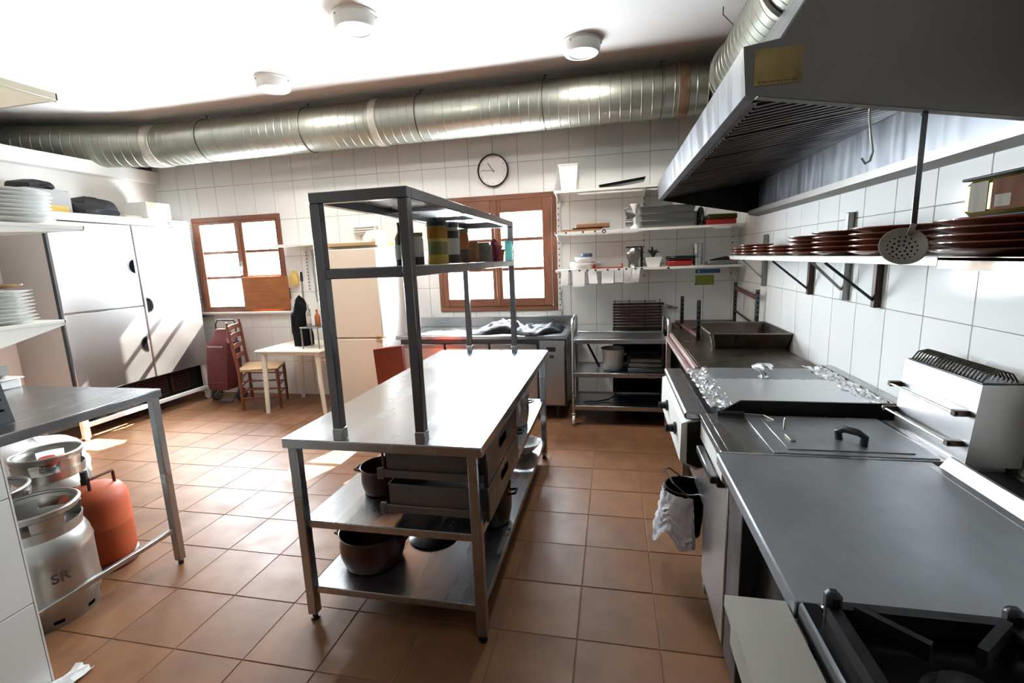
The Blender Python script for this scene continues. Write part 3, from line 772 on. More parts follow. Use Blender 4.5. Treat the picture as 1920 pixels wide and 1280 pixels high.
# waste bucket hung on the griddle front, with crumpled white bag
root = thing('waste_bucket', 'black bucket draped with crumpled white wrap hanging below the griddle', 'bucket', (0.33, 2.30, 0.16))
BX, BY = .375, 2.34
g = G(); g.lathe([(0, .20), (.075, .20), (.098, .44), (.104, .445), (.104, .452), (.096, .452), (.074, .215), (0, .213)], (BX - .02, BY, 0), 28); part(g, 'pail', 'enamel_black', root)
g = G(); g.tube([(BX - .02, BY - .104, .44), (BX - .09, BY - .09, .50), (BX - .12, BY, .53), (BX - .09, BY + .09, .50), (BX - .02, BY + .104, .44)], .004, 6); part(g, 'bail', 'wire', root)
r_ = random.Random(11); HH = [[(r_.uniform(-.007, .007)) for _ in range(17)] for _ in range(25)]
g = G(); g.sheet(lambda u, v: (BX - .02 + (.106 + HH[round(u * 24)][round(v * 16)] + .05 * v) * math.cos(2.3 + u * 2.6), BY + (.106 + HH[round(u * 24)][round(v * 16)] + .05 * v) * math.sin(2.3 + u * 2.6), .435 - v * (.24 + .035 * math.sin(u * 7) + .03 * math.sin(u * 17))), 24, 16, .0012); part(g, 'crumpled_wrap', 'bag_white', root)

# ------------------------------------------------------------------ extractor hood
root = thing('extractor_hood', 'large stainless steel extractor hood hanging over the cooking line', 'hood', (0.85, 3.15, 1.886))
HY0, HY1 = 1.70, 4.60
zb = lambda x: 2.073 - (x - .407) * (2.073 - 1.925) / (1.24 - .407)   # lower edge drops towards the wall
g = G()
g.prism([(.407, 2.073), (1.24, zb(1.24)), (1.24, 2.78), (.852, 2.78), (.500, 2.222), (.396, 2.211)], HY0 - .003, HY0, 'y'); part(g, 'end_panel', 'hood_end', root)
g = G(); g.prism([(.407, 2.073), (1.24, 1.90), (1.24, 2.78), (.852, 2.78), (.500, 2.222), (.396, 2.211)], HY1, HY1 + .003, 'y'); part(g, 'end_panel', 'black_steel', root)
g = G(); g.prism([(.404, 2.073), (.440, 2.068), (.440, 2.072), (.408, 2.077), (.398, 2.209), (.498, 2.220), (.496, 2.225), (.393, 2.213)], HY0, HY1, 'y'); part(g, 'front_lip', 'steel_hood', root)
g = G(); g.prism([(.498, 2.218), (.852, 2.776), (1.24, 2.776), (1.24, 2.782), (.848, 2.782), (.492, 2.222)], HY0, HY1, 'y'); part(g, 'canopy', 'steel_hood', root)
g = G(); g.prism([(1.236, 1.886), (1.242, 1.886), (1.242, 2.775), (1.236, 2.775)], HY0, HY1, 'y'); part(g, 'back_panel', 'steel_hood', root)
g = G(); g.prism([(1.236, 1.886), (1.236, 1.892), (1.165, 1.905), (1.160, 1.935), (1.156, 1.935), (1.160, 1.900)], HY0, HY1, 'y'); part(g, 'grease_gutter', 'hood_end', root)
g = G(); g.prism([(.440, 2.072), (.440, 2.066), (1.236, zb(1.236) - .002), (1.236, zb(1.236) + .004)], HY0, HY0 + .035, 'y'); part(g, 'end_flange', 'hood_end', root)
# baffle filters sloping from the front lip up to the back
A = Vector((.445, 0, 2.080)); B = Vector((1.228, 0, 2.172))
nf = 5; fl = (HY1 - HY0 - .55) / nf
for k in range(nf):
    y0 = HY0 + .12 + k * fl
    g = G(); g.prism([(A.x, A.z), (B.x, B.z), (B.x - .008, B.z + .016), (A.x - .008, A.z + .016)], y0 + .004, y0 + fl - .004, 'y'); f = part(g, 'filter', 'filter', root)
    for j in range(9):
        yy = y0 + .04 + j * (fl - .08) / 8
        g = G(); g.bar((A.x + .03, yy, A.z + .002), (B.x - .03, yy, B.z + .002), .024, .012, up=(-.117, 0, .993)); part(g, 'baffle', 'filter', f)
g = G(); g.prism([(A.x - .01, A.z), (B.x, B.z), (B.x, B.z + .02), (A.x - .01, A.z + .02)], HY1 - .43, HY1, 'y'); part(g, 'blank_panel', 'black_steel', root)
g = G(); g.box(.425, .560, HY0 - .0050, HY0 - .003, 2.095, 2.198); st = part(g, 'sticker', 'sticker', root, 'yellowed maker sticker')
g = G()
for k in range(11): g.box(.437 + k * .0105, .437 + k * .0105 + .006 + .003 * (k % 2), HY0 - .0056, HY0 - .0050, 2.103, 2.1055)
part(g, 'sticker_print', 'label_dark', st)

# hook and skimmer hanging from the hood edge
g = G(); hx = .765; hy = HY0 + .02
g.tube([(hx, hy - .012, zb(hx) + .004), (hx, hy + .01, zb(hx) + .006), (hx, hy + .012, zb(hx) - .02), (hx + .005, hy, zb(hx) - .09), (hx + .008, hy - .01, zb(hx) - .130), (hx - .002, hy - .02, zb(hx) - .158), (hx - .018, hy - .028, zb(hx) - .166), (hx - .030, hy - .03, zb(hx) - .150)], .0032, 8)
solo(g, 'meat_hook', 'galvanised', 'bare steel hook hanging from the hood edge', 'hook', (hx, hy, zb(hx) - .16))
root = thing('skimmer', 'perforated steel skimmer hanging from the hood by its long handle', 'skimmer', (.88, HY0 + .02, 1.57))
g = G()
hw = [(.905, 1.985), (.9065, 1.66)]
g.box(.898, .914, HY0 + .018, HY0 + .0215, 1.65, 1.985, .001); g.tube([(.905, HY0 + .02, 1.978), (.905, HY0 + .034, 1.992), (.905, HY0 + .034, 1.975)], .003, 6); part(g, 'handle', 'steel_dark', root)
Mx = Matrix.Translation((.882, HY0 + .02, 1.590)) @ Matrix.Rotation(math.radians(62), 4, 'X') @ Matrix.Rotation(math.radians(-14), 4, 'Y')
g = G(); g.xf = Mx; g.lathe([(0, -.012), (.03, -.010), (.050, -.003), (.061, .006), (.063, .008), (.060, .009), (.048, .001), (.03, -.007), (0, -.009)], n=32); part(g, 'bowl', 'ledge_grey', root)
g = G(); g.bar((.9065, HY0 + .02, 1.66), (.893, HY0 + .012, 1.625), .016, .004, up=(0, 1, 0)); part(g, 'neck', 'steel', root)
for ring, nn in ((.012, 6), (.025, 11), (.038, 16)):
    for k in range(nn):
        t = 2 * math.pi * k / nn; h = -.009 + (ring / .05) ** 2 * .007
        g = G(); g.xf = Mx; g.cyl((ring * math.cos(t), ring * math.sin(t), h - .004), (ring * math.cos(t), ring * math.sin(t), h + .0022), .0028, n=6); part(g, 'perforation', 'dark_void', root)

# ------------------------------------------------------------------ plate shelf on the right wall
root = thing('wall_shelf', 'long white wall shelf carrying the brown plates above the cooking line', 'shelf', (1.12, 2.95, 1.53))
g = G(); g.box(.985, 1.238, 1.73, 4.45, 1.552, 1.558, .001); g.box(.985, .991, 1.73, 4.45, 1.528, 1.556, .001); part(g, 'board', 'white_paint', root)
g = G(); g.box(.985, 1.238, 0.9, 1.728, 1.545, 1.558, .001); g.box(.985, .991, 0.9, 1.728, 1.520, 1.556, .001); part(g, 'board', 'steel_burnt', root)
for yy, m in ((2.57, 'rack_brown'), (3.36, 'rack_brown')):
    g = G(); g.box(1.214, 1.244, yy - .018, yy + .018, 1.305, 1.55, .003); b = part(g, 'bracket', m, root)
    g = G(); g.bar((1.235, yy, 1.325), (1.01, yy + .03, 1.525), .012, .012); part(g, 'brace', 'black_plastic', b)
    g = G(); g.bar((1.24, yy, 1.538), (.995, yy + .03, 1.538), .03, .016); part(g, 'arm', 'black_plastic', b)
for yy, z0, z1 in ((2.89, 1.312, 1.775), (4.31, 1.30, 1.72)):
    g = G(); g.box(1.212, 1.244, yy - .02, yy + .02, z0, z1, .003); b = part(g, 'upright', 'tray_grey', root)
    g = G(); g.bar((1.21, yy, 1.37), (1.06, yy, 1.52), .012, .012); part(g, 'brace', 'tray_grey', b)
PLATES = {}
def clay_plate(r, h=.022):
    key = (r, h)
    if key not in PLATES:
        g = G(); g.lathe([(0, 0), (r * .55, 0), (r * .62, .002), (r * .96, h * .72), (r, h * .85), (r, h), (r * .97, h * 1.02), (r * .90, h * .86), (r * .58, h * .34), (0, h * .30)], n=36)
        PLATES[key] = mesh(g, 'clay_plate', 'clay')
    return PLATES[key]
def stack(n, r, x, y, z, pitch, place, cat='plate', grp='brown clay plates on the wall shelf', h=.022, word='brown clay plate'):
    for i in range(n):
        o = bpy.data.objects.new('clay_plate', clay_plate(r, h)); COL.objects.link(o)
        o.location = (x + random.uniform(-.004, .004), y + random.uniform(-.005, .005), z + i * pitch); o.rotation_euler = (0, 0, random.uniform(0, 6))
        tag(o, '%s, %s in the stack %s' % (word, nth(i, n), place), cat, grp)
Z = 1.558
stack(5, .165, 1.072, 1.595, Z, .0205, 'under the gold tin')
stack(5, .150, 1.082, 2.165, Z, .0225, 'just behind the skimmer')
stack(5, .150, 1.085, 2.545, Z, .0225, 'second beyond the skimmer')
stack(5, .135, 1.085, 2.92, Z, .0205, 'third beyond the skimmer')
stack(3, .125, 1.085, 3.32, Z, .0200, 'fourth beyond the skimmer')
stack(3, .125, 1.085, 3.68, Z, .0215, 'fifth beyond the skimmer')
stack(4, .12, 1.085, 4.03, Z, .0200, 'sixth beyond the skimmer')
stack(3, .11, 1.085, 4.32, Z, .0200, 'at the far shelf end')
# oil tin lying on the front stack
root = thing('oil_tin', 'gold rectangular oil tin lying on the front brown plates', 'tin', (1.09, 1.56, 1.664))
g = G()
g.box(1.02, 1.19, 1.38, 1.715, 1.669, 1.775, .018); part(g, 'can', 'tin_gold', root)
for zz in (1.667, 1.777): 
    g = G(); g.box(1.017, 1.193, 1.377, 1.718, zz - .004, zz + .004, .003); part(g, 'rim', 'rubber', root)
g = G(); g.box(1.0185, 1.021, 1.61, 1.68, 1.682, 1.764); part(g, 'pale_label', 'tin_label', root)
g = G(); g.box(1.0185, 1.021, 1.40, 1.595, 1.682, 1.764); lb = part(g, 'brown_label', 'tin_brown', root)
g = G(); g.box(1.0178, 1.0185, 1.525, 1.58, 1.690, 1.722); part(g, 'label_picture', 'tin_label', lb)

# ------------------------------------------------------------------ big steel fridge on the left
root = thing('upright_fridge', 'tall stainless upright fridge with three doors against the far left wall', 'fridge', (-5.35, 4.22, 0))
FX = -5.03
g = G(); g.box(-5.67, FX - .035, 3.44, 4.985, .45, 2.12, .006); part(g, 'body', 'steel_door', root)
g = G(); g.box(-5.67, FX - .005, 3.43, 4.99, 2.122, 2.20, .006); part(g, 'top_fascia', 'white_paint', root)
g = G(); g.box(FX - .006, FX - .002, 4.70, 4.86, 2.142, 2.182, .001); d = part(g, 'display', 'black_plastic', root)
for k in range(5):
    g = G(); g.box(FX - .003, FX + .0005, 4.715 + k * .027, 4.73 + k * .027, 2.152, 2.172); part(g, 'display_digit', 'label_paper', d)
doors = [(3.45, 4.245, 1.256, 2.115), (3.45, 4.245, .452, 1.246), (4.255, 4.98, .452, 2.115)]
hnd = [(4.215, 1.68, -1), (4.215, .84, -1), (4.285, 1.258, 1)]
for (y0, y1, z0, z1), (hy, hz, sg) in zip(doors, hnd):
    g = G(); g.box(FX - .034, FX, y0, y1, z0, z1, .008); d = part(g, 'door', 'steel_door', root)
    g = G(); pts = [(hy, hz + .085)] + [(hy + sg * .072 * math.sin(t), hz + .085 * math.cos(t)) for t in [math.pi * k / 14 for k in range(1, 14)]] + [(hy, hz - .085)]
    g.prism(pts, FX - .001, FX + .004, 'x'); h = part(g, 'handle', 'steel_dark', d)
    g = G(); pts = [(hy + sg * .006, hz + .072)] + [(hy + sg * (.006 + .056 * math.sin(t)), hz + .072 * math.cos(t)) for t in [math.pi * k / 12 for k in range(1, 12)]] + [(hy + sg * .006, hz - .072)]
    g.prism(pts, FX + .0035, FX + .006, 'x'); part(g, 'handle_recess', 'dark_void', h)
g = G(); g.box(FX - .034, FX + .002, 3.432, 3.448, .45, 2.12, .002); part(g, 'edge_gasket', 'rubber', root)
g = G(); g.box(-5.64, FX - .10, 3.50, 4.93, .16, .449); part(g, 'motor_bay', 'black_steel', root)
g = G(); g.box(FX - .06, FX - .02, 3.46, 4.97, .13, .17, .003); part(g, 'base_rail', 'white_paint', root)
for yy in (3.48, 4.94):
    g = G(); g.box(FX - .075, FX - .03, yy - .03, yy + .03, .02, .45, .003); part(g, 'front_stile', 'white_paint', root)
    for xx in (FX - .05, -5.60):
        g = G(); g.cyl((xx, yy, 0), (xx, yy, .135), .022, n=12); part(g, 'foot', 'plastic_white', root)
for k, (y0, y1) in enumerate(((3.55, 4.05), (4.08, 4.45), (4.50, 4.74))):
    g = G(); g.box(FX - .10, FX - .09, y0, y1, .20, .42, .003); gr = part(g, 'motor_grille', 'rack_brown', root)
    for j in range(6):
        g = G(); g.box(FX - .092, FX - .086, y0 + .02, y1 - .02, .225 + j * .032, .233 + j * .032); part(g, 'louvre', 'dark_void', gr)
# things on top of it
FT = 2.2005
def lump(x0, x1, y0, y1, z0, z1, seed, n=14, m=10, amp=.18):
    r_ = random.Random(seed); ph = [r_.uniform(0, 6.3) for _ in range(8)]
    g = G(); cx, cy_, rx, ry = (x0 + x1) / 2, (y0 + y1) / 2, (x1 - x0) / 2, (y1 - y0) / 2
    rows = []; prof = []
    for j in range(m + 1):
        t = j / m; h = z0 + (z1 - z0) * t; prof.append((h, (1 - t ** 4) ** .5 if t > .3 else .93 + .07 * t / .3))
    vs_ = []; fs_ = []; W = 20
    for j, (h, k) in enumerate(prof):
        for i in range(W):
            t = 2 * math.pi * i / W
            ct, st_ = math.cos(t), math.sin(t)
            sq = (abs(ct) ** 3.2 + abs(st_) ** 3.2) ** (-1 / 3.2)
            w = 1 + amp * (math.sin(3 * t + ph[0] + j * .5) * .5 + math.sin(5 * t + ph[1] - j * .8) * .4 + math.sin(9 * t + ph[2] + j) * .25)
            w = min(w, 1.04)
            vs_.append((cx + rx * k * sq * w * ct, cy_ + ry * k * sq * w * st_, h + (0 if j == 0 else (z1 - z0) * amp * .25 * math.sin(2 * t + ph[3] + j))))
    for j in range(m):
        for i in range(W): fs_.append((j * W + i, j * W + (i + 1) % W, (j + 1) * W + (i + 1) % W, (j + 1) * W + i))
    fs_ += [tuple(range(W))[::-1], tuple(range(m * W, m * W + W))]
    g.add(vs_, fs_); return g
solo(lump(-5.60, -5.16, 3.86, 4.34, FT, 2.41, 5), 'folded_bag', 'black_fabric', 'folded black bag lying in the middle of the fridge top', 'bag', (-5.38, 4.10, FT))
g = G(); g.box(-5.62, -5.20, 3.46, 3.84, FT, 2.42, .012); c = thing('storage_box', 'translucent white storage box with a yellow strip on the fridge top', 'box', (-5.41, 3.65, FT)); part(g, 'box_shell', 'plastic_clear', c)
g = G(); g.box(-5.205, -5.198, 3.50, 3.80, FT + .01, FT + .075, .002); part(g, 'strip', 'yellow_cloth', c)
solo(lump(-5.60, -5.25, 3.50, 3.80, 2.4205, 2.52, 9), 'black_cloth', 'black_fabric', 'small black cloth bundle on the translucent storage box', 'cloth', (-5.42, 3.65, 2.4205))
c = thing('carton', 'small white carton with a beige patch at the far end of the fridge top', 'box', (-5.33, 4.76, FT))
g = G(); g.box(-5.50, -5.18, 4.60, 4.90, FT, 2.405, .004); part(g, 'carton_body', 'paper', c)
g = G(); g.box(-5.182, -5.178, 4.62, 4.71, 2.34, 2.40); part(g, 'tape', 'fridge_trim', c)
g = G(); g.box(-5.55, -5.22, 4.36, 4.57, FT, 2.245, .01); solo(g, 'flat_box', 'cream_paint', 'flat cream box between the black bag and the white carton', 'box', (-5.38, 4.46, FT))

# ------------------------------------------------------------------ side table at the left
TZ2 = 1.0; LX, LY0, LY1 = -2.335, 1.235, 1.985
root = thing('side_table', 'stainless steel side table with a low rail over the kegs', 'table', (-2.9, 1.7, 0))
g = G(); g.box(-3.75, LX, LY0, LY1, TZ2 - .006, TZ2, .002); g.box(LX - .012, LX, LY0, LY1, TZ2 - .045, TZ2 - .004, .002); g.box(-3.75, LX - .012, LY1 - .012, LY1, TZ2 - .045, TZ2 - .004, .002)
g.box(-3.75, LX - .012, LY0, LY0 + .012, TZ2 - .045, TZ2 - .004, .002); g.box(-3.75, -3.738, LY0, LY1, TZ2 - .045, TZ2 - .004); part(g, 'tabletop', 'steel_top', root)
for lx in (LX - .028, -3.72):
    for ly in (LY1 - .03, LY0 + .03):
        g = G(); g.box(lx - .020, lx + .020, ly - .020, ly + .020, .025, TZ2 - .04, .004); l = part(g, 'leg', 'steel', root)
        g = G(); g.cyl((lx, ly, 0), (lx, ly, .026), .013, n=12); part(g, 'foot', 'rubber', l)
g = G(); g.box(LX - .040, LX - .018, LY0 + .045, LY1 - .05, .195, .22, .003); part(g, 'low_rail', 'steel_y', root)
# slotted steel box on it
root = thing('grater', 'tall slotted stainless box grater standing on the side table', 'grater', (-2.57, 1.42, TZ2))
g = G(); zt = 1.245
g.add([(-2.63, 1.365, TZ2), (-2.517, 1.365, TZ2), (-2.517, 1.465, TZ2), (-2.63, 1.465, TZ2), (-2.61, 1.38, zt), (-2.542, 1.38, zt), (-2.542, 1.45, zt), (-2.61, 1.45, zt)], [(3, 2, 1, 0), (4, 5, 6, 7), (0, 1, 5, 4), (1, 2, 6, 5), (2, 3, 7, 6), (3, 0, 4, 7)]); part(g, 'grater_body', 'steel_dark', root, smooth=False)
for k in range(4):
    g = G(); z = TZ2 + .05 + k * .045; x = -2.517 - .025 * (z - TZ2) / .245 + .001
    g.box(x - .002, x + .001, 1.40, 1.44, z, z + .009, .001); part(g, 'slot', 'dark_void', root)
g = G(); g.tube([(-2.576, 1.385, zt), (-2.576, 1.385, zt + .03), (-2.576, 1.445, zt + .03), (-2.576, 1.445, zt)], .006, 8); part(g, 'grater_handle', 'steel', root)
# white socket box with a grey tool
root = thing('socket_box', 'small white box with a grey tool resting on the side table', 'box', (-3.38, 1.9, TZ2))
g = G(); g.box(-3.50, -3.26, 1.84, 1.965, TZ2, TZ2 + .050, .006); part(g, 'box_body', 'plastic_white', root)
g = G(); g.box(-3.515, -3.245, 1.83, 1.975, TZ2 + .050, TZ2 + .058, .003); part(g, 'box_lid', 'plastic_white', root)
zz = TZ2 + .0585
g = G(); g.prism([(-3.40, zz), (-3.34, zz), (-3.28, zz + .02), (-3.285, zz + .075), (-3.32, zz + .06), (-3.38, zz + .065), (-3.415, zz + .05)], 1.88, 1.93, 'y'); part(g, 'grey_tool', 'tray_grey', root)
# white sack under it
solo(lump(-4.95, -4.22, 2.50, 3.00, 0, .33, 21, amp=.16), 'rubbish_sack', 'bag_white', 'slumped white plastic sack on the floor behind the kegs', 'sack', (-4.58, 2.75, 0))

def keg(x, y, label, h=.56, r=.195, red=False, text=False, rot=0.0):
    root = thing('beer_keg', label, 'keg', (x, y, 0), 'steel kegs under the side table')
    g = G()
    pr = [(0, .055), (r * .86, .055), (r * .86, .0), (r * .90, 0), (r * .93, .05), (r * .98, .075), (r, .10), (r * 1.02, .125), (r, .15), (r, .33 * h / .56), (r * 1.02, .345 * h / .56), (r, .36 * h / .56), (r * .97, .39 * h / .56), (r * .90, .425 * h / .56), (r * .80, .445 * h / .56), (r * .30, .46 * h / .56), (0, .462 * h / .56)]
    g.lathe(pr, (x, y, 0), 44); part(g, 'barrel', 'keg', root)
    # top collar with hand holes
    z0, z1 = .42 * h / .56, h
    def seg(t0, t1, za, zb_):
        gg.sheet(lambda u, v: (x + (r * .86 + .008 * v) * math.cos(t0 + (t1 - t0) * u), y + (r * .86 + .008 * v) * math.sin(t0 + (t1 - t0) * u), za + (zb_ - za) * v), max(4, int((t1 - t0) * 8)), 2, .006)
    gg = G(); zm0, zm1 = z0 + (z1 - z0) * .42, z0 + (z1 - z0) * .80
    seg(0, 2 * math.pi, z0, zm0); seg(0, 2 * math.pi, zm1, z1)
    for k in range(4):
        c0 = rot + k * math.pi / 2; seg(c0 + .42, c0 + math.pi / 2 - .42, zm0, zm1)
    gg.tube([(x + r * .875 * math.cos(t), y + r * .875 * math.sin(t), z1) for t in [2 * math.pi * k / 40 for k in range(40)]], .009, 8, closed=True)
    part(gg, 'collar', 'keg', root)
    g = G(); zt = .46 * h / .56; g.cyl((x, y, zt), (x, y, zt + .02), .045, n=20); g.cyl((x, y, zt + .02), (x, y, zt + .032), .032, n=18); v = part(g, 'valve', 'steel_dark' if not red else 'tray_grey', root)
    if red:
        g = G(); g.lathe([(0, zt + .085), (.036, zt + .08), (.040, zt + .06), (.040, zt + .032), (0, zt + .032)], (x, y, 0), 18); part(g, 'valve_cap', 'valve_red', v, 'red cap')
    for k in range(8):
        t = k * math.pi / 4 + .3; g = G(); rr_ = r * .925
        g.box(-.018, .018, -.004, .004, -.006, .006, .002); a = t; ca, sa = math.cos(a), math.sin(a)
        g.v = [(x + rr_ * ca - px_ * sa, y + rr_ * sa + px_ * ca, .030 + pz) for px_, py_, pz in [(v_[0], v_[1], v_[2]) for v_ in g.v]]
        part(lozenge(x, y, rr_, t), 'base_slot', 'dark_void', root)
    if text:
        cu = bpy.data.curves.new('mark', 'FONT'); cu.body = 'SR'; cu.size = .062; cu.extrude = .0006; cu.align_x = 'CENTER'; cu.space_character = 1.05; cu.offset = 0.0015
        to = bpy.data.objects.new('mark', cu); me = bpy.data.meshes.new_from_object(to)
        bm = bmesh.new(); bm.from_mesh(me); bmesh.ops.subdivide_edges(bm, edges=bm.edges, cuts=1); 
        for v_ in bm.verts:
            a = text + v_.co.x / r; rr2 = r + .0012 + v_.co.z
            v_.co = Vector((x - root.location.x + rr2 * math.cos(a), y - root.location.y + rr2 * math.sin(a), .225 + v_.co.y))
        bm.to_mesh(me); bm.free(); me.materials.append(MATS['keg_print'])
        o = bpy.data.objects.new('printed_letters', me); COL.objects.link(o); o.parent = root
        bpy.data.objects.remove(to)
    return root
def lozenge(x, y, rr, t):
    g = G(); g.sheet(lambda u, v: (x + rr * math.cos(t + (u - .5) * .22), y + rr * math.sin(t + (u - .5) * .22), .022 + .016 * v), 4, 1, .004); return g
keg(-2.66, 1.535, 'large steel keg with dark printed letters in front under the side table', h=.55, r=.19, text=-.30, rot=.5)
keg(-3.06, 1.60, 'steel keg half hidden behind the lettered keg', h=.56, r=.18, rot=.2)
keg(-3.22, 1.98, 'steel keg with a red valve cap at the back of the kegs', h=.60, r=.18, red=True, rot=.9)

# orange gas bottle
GX, GY = -2.805, 1.895
root = thing('gas_bottle', 'orange butane gas bottle with dark handle beside the kegs', 'gas bottle', (GX, GY, 0))
g = G(); g.lathe([(0, .04), (.135, .045), (.148, .07), (.150, .24), (.151, .245), (.150, .25), (.150, .37), (.146, .405), (.128, .44), (.09, .462), (.04, .47), (0, .472)], (GX, GY, 0), 40); part(g, 'cylinder', 'gas_orange', root)
g = G(); g.lathe([(.140, .0), (.150, .0), (.152, .045), (.140, .05)], (GX, GY, 0), 40); part(g, 'foot_ring', 'gas_dark', root)
g = G(); g.tube([(GX + .055, GY - .05, .45), (GX + .055, GY - .05, .515), (GX + .058, GY - .045, .525), (GX + .058, GY + .075, .525), (GX + .055, GY + .08, .515), (GX + .055, GY + .08, .45)], .008, 8); part(g, 'carry_handle', 'gas_dark', root)
g = G(); g.cyl((GX - .04, GY, .46), (GX - .04, GY, .50), .020, n=14); g.cyl((GX - .04, GY, .50), (GX - .04, GY, .545), .017, n=14); part(g, 'valve', 'rubber', root)
g = G(); g.bar((GX - .06, GY - .06, .465), (GX - .16, GY - .08, .452), .05, .012); part(g, 'strap', 'gas_dark', root)

# scrap of paper by the partition
g = G(); g.sheet(foil(-2.19, -2.10, 1.10, 1.30, 0.002, .012, 5, 6, 8), 5, 6, .001); solo(g, 'paper_scrap', 'paper', 'white paper scrap on the floor at the tiled partition', 'paper', (-2.15, 1.2, 0), smooth=False)

# ------------------------------------------------------------------ shelves with white plates, left edge
def side_shelf(z, y1, x1, label, m, t=.016, taper=0.0, lip=.02):
    root = thing('plate_shelf', label, 'shelf', ((x1 - 3.4) / 2, 1.45, z))
    g = G(); g.box(-3.4, x1, 1.222, y1, z - t, z, .002); g.box(-3.4, x1, y1 - .008, y1, z - lip, z, .001); part(g, 'board', m, root)
    for xx in (x1 - .004, -2.9):
        g = G(); g.prism([(1.222, z - t), (y1 - .005, z - t), (y1 - .005, z - t - .008), (1.222, z - t - .008 - taper)], xx - .004, xx, 'x'); part(g, 'bracket', m, root)
    return root
side_shelf(1.412, 1.655, -2.40, 'lower white wall shelf holding the smaller plate stack at the left edge', 'white_paint', taper=.11)
side_shelf(1.825, 1.775, -2.36, 'upper white wall shelf holding the large plate stack at the left edge', 'white_paint', taper=.03)
side_shelf(2.385, 1.765, -2.36, 'cream high wall shelf near the ceiling at the left edge', 'cream_paint', t=.03, lip=.03, taper=.02)
WP = {}
def white_plate(r, h):
    if (r, h) not in WP:
        g = G(); g.lathe([(0, 0), (r * .60, 0), (r * .64, .003), (r * .97, h * .88), (r, h), (r * .985, h * 1.06), (r * .62, h * .36), (0, h * .30)], n=40); WP[r, h] = mesh(g, 'dinner_plate', 'porcelain')
    return WP[r, h]
for i in range(8):
    o = bpy.data.objects.new('dinner_plate', white_plate(.185, .024)); COL.objects.link(o); o.location = (-2.55 + random.uniform(-.006, .006), 1.575 + random.uniform(-.006, .006), 1.8255 + i * .0165)
    tag(o, 'white oval-rimmed plate, %s in the large stack on the upper left shelf' % nth(i, 8), 'plate', 'white plates on the upper left shelf')
for i in range(9):
    o = bpy.data.objects.new('dinner_plate', white_plate(.150 if i < 2 else .140, .016)); COL.objects.link(o); o.location = (-2.545 + random.uniform(-.007, .007), 1.480 + random.uniform(-.005, .005), 1.4125 + i * .0152)
    tag(o, 'white plate, %s in the small stack on the lower left shelf' % nth(i, 9), 'plate', 'white plates on the lower left shelf')
g = G(); g.lathe([(0, 0), (.07, 0), (.118, .012), (.120, .018), (.115, .019), (.068, .007), (0, .006)], (-2.555, 1.480, 1.5595), 40); solo(g, 'patterned_plate', 'gilt_edge', 'gold patterned plate lying on top of the small white stack', 'plate', (-2.555, 1.480, 1.5595))

# ------------------------------------------------------------------ far left: shopping trolley bag, chair, table
root = thing('shopping_trolley', 'maroon fabric shopping trolley beside the tall fridge', 'trolley', (-4.66, 4.83, 0))
def tilt(p): return p
g = G()
prof = [(.13, .18, .11), (.14, .24, .12), (.145, .45, .115), (.15, .66, .10), (.145, .74, .09), (.09, .80, .06), (.075, .90, .03)]
vs_ = []; fs_ = []
for hw_, z, dp in prof:
    yc = 4.80 + (z - .18) * .10
    for (sx, sy) in ((-1, -1), (-.9, -1.08), (.9, -1.08), (1, -1), (1, 1), (-1, 1)): vs_.append((-4.665 + sx * hw_, yc + sy * dp, z))
for j in range(len(prof) - 1):
    for i in range(6): fs_.append((j * 6 + i, j * 6 + (i + 1) % 6, j * 6 + 6 + (i + 1) % 6, j * 6 + 6 + i))
fs_ += [tuple(range(6))[::-1], tuple(range(len(vs_) - 6, len(vs_)))]
g.add(vs_, fs_); bg_ = part(g, 'bag', 'maroon_fabric', root)
g = G(); g.box(-4.77, -4.56, 4.722, 4.728, .695, .712); part(g, 'pale_stripe', 'pink_steel', bg_, 'pale printed stripe')
g = G(); g.box(-4.79, -4.54, 4.675, 4.69, .26, .275, .003); part(g, 'seam', 'gas_dark', bg_)
for sx in (-1, 1):
    pass
g = G(); xa, xb = -4.81, -4.52
g.tube([(xa, 4.84, .12), (xa, 4.90, .60), (xa, 4.93, .95), (xa + .03, 4.935, 1.0), (xb - .03, 4.935, 1.0), (xb, 4.93, .95), (xb, 4.90, .60), (xb, 4.84, .12)], .010, 8); part(g, 'frame', 'steel_dark', root)
g = G(); g.tube([(xa, 4.84, .13), (xa, 4.72, .03), (xb, 4.72, .03), (xb, 4.84, .13)], .008, 8); part(g, 'foot_frame', 'steel_dark', root)
g = G(); g.cyl((xa - .02, 4.84, .085), (xb + .02, 4.84, .085), .007, n=8); part(g, 'axle', 'galvanised', root)
for xx in (xa - .035, xb + .035):
    g = G(); g.lathe([(.0, -.012), (.06, -.012), (.062, -.006), (.062, .006), (.06, .012), (0, .012)], (xx, 4.84, .085), 24, 'x'); wq = part(g, 'wheel', 'tray_grey', root)
    g = G(); g.tube([(xx, 4.84 + .074 * math.cos(t), .085 + .074 * math.sin(t)) for t in [2 * math.pi * k / 28 for k in range(28)]], .011, 8, closed=True); part(g, 'tyre', 'rubber', wq)

root = thing('rush_chair', 'brown wooden ladder-back chair with woven rush seat by the white table', 'chair', (-4.08, 4.74, 0))
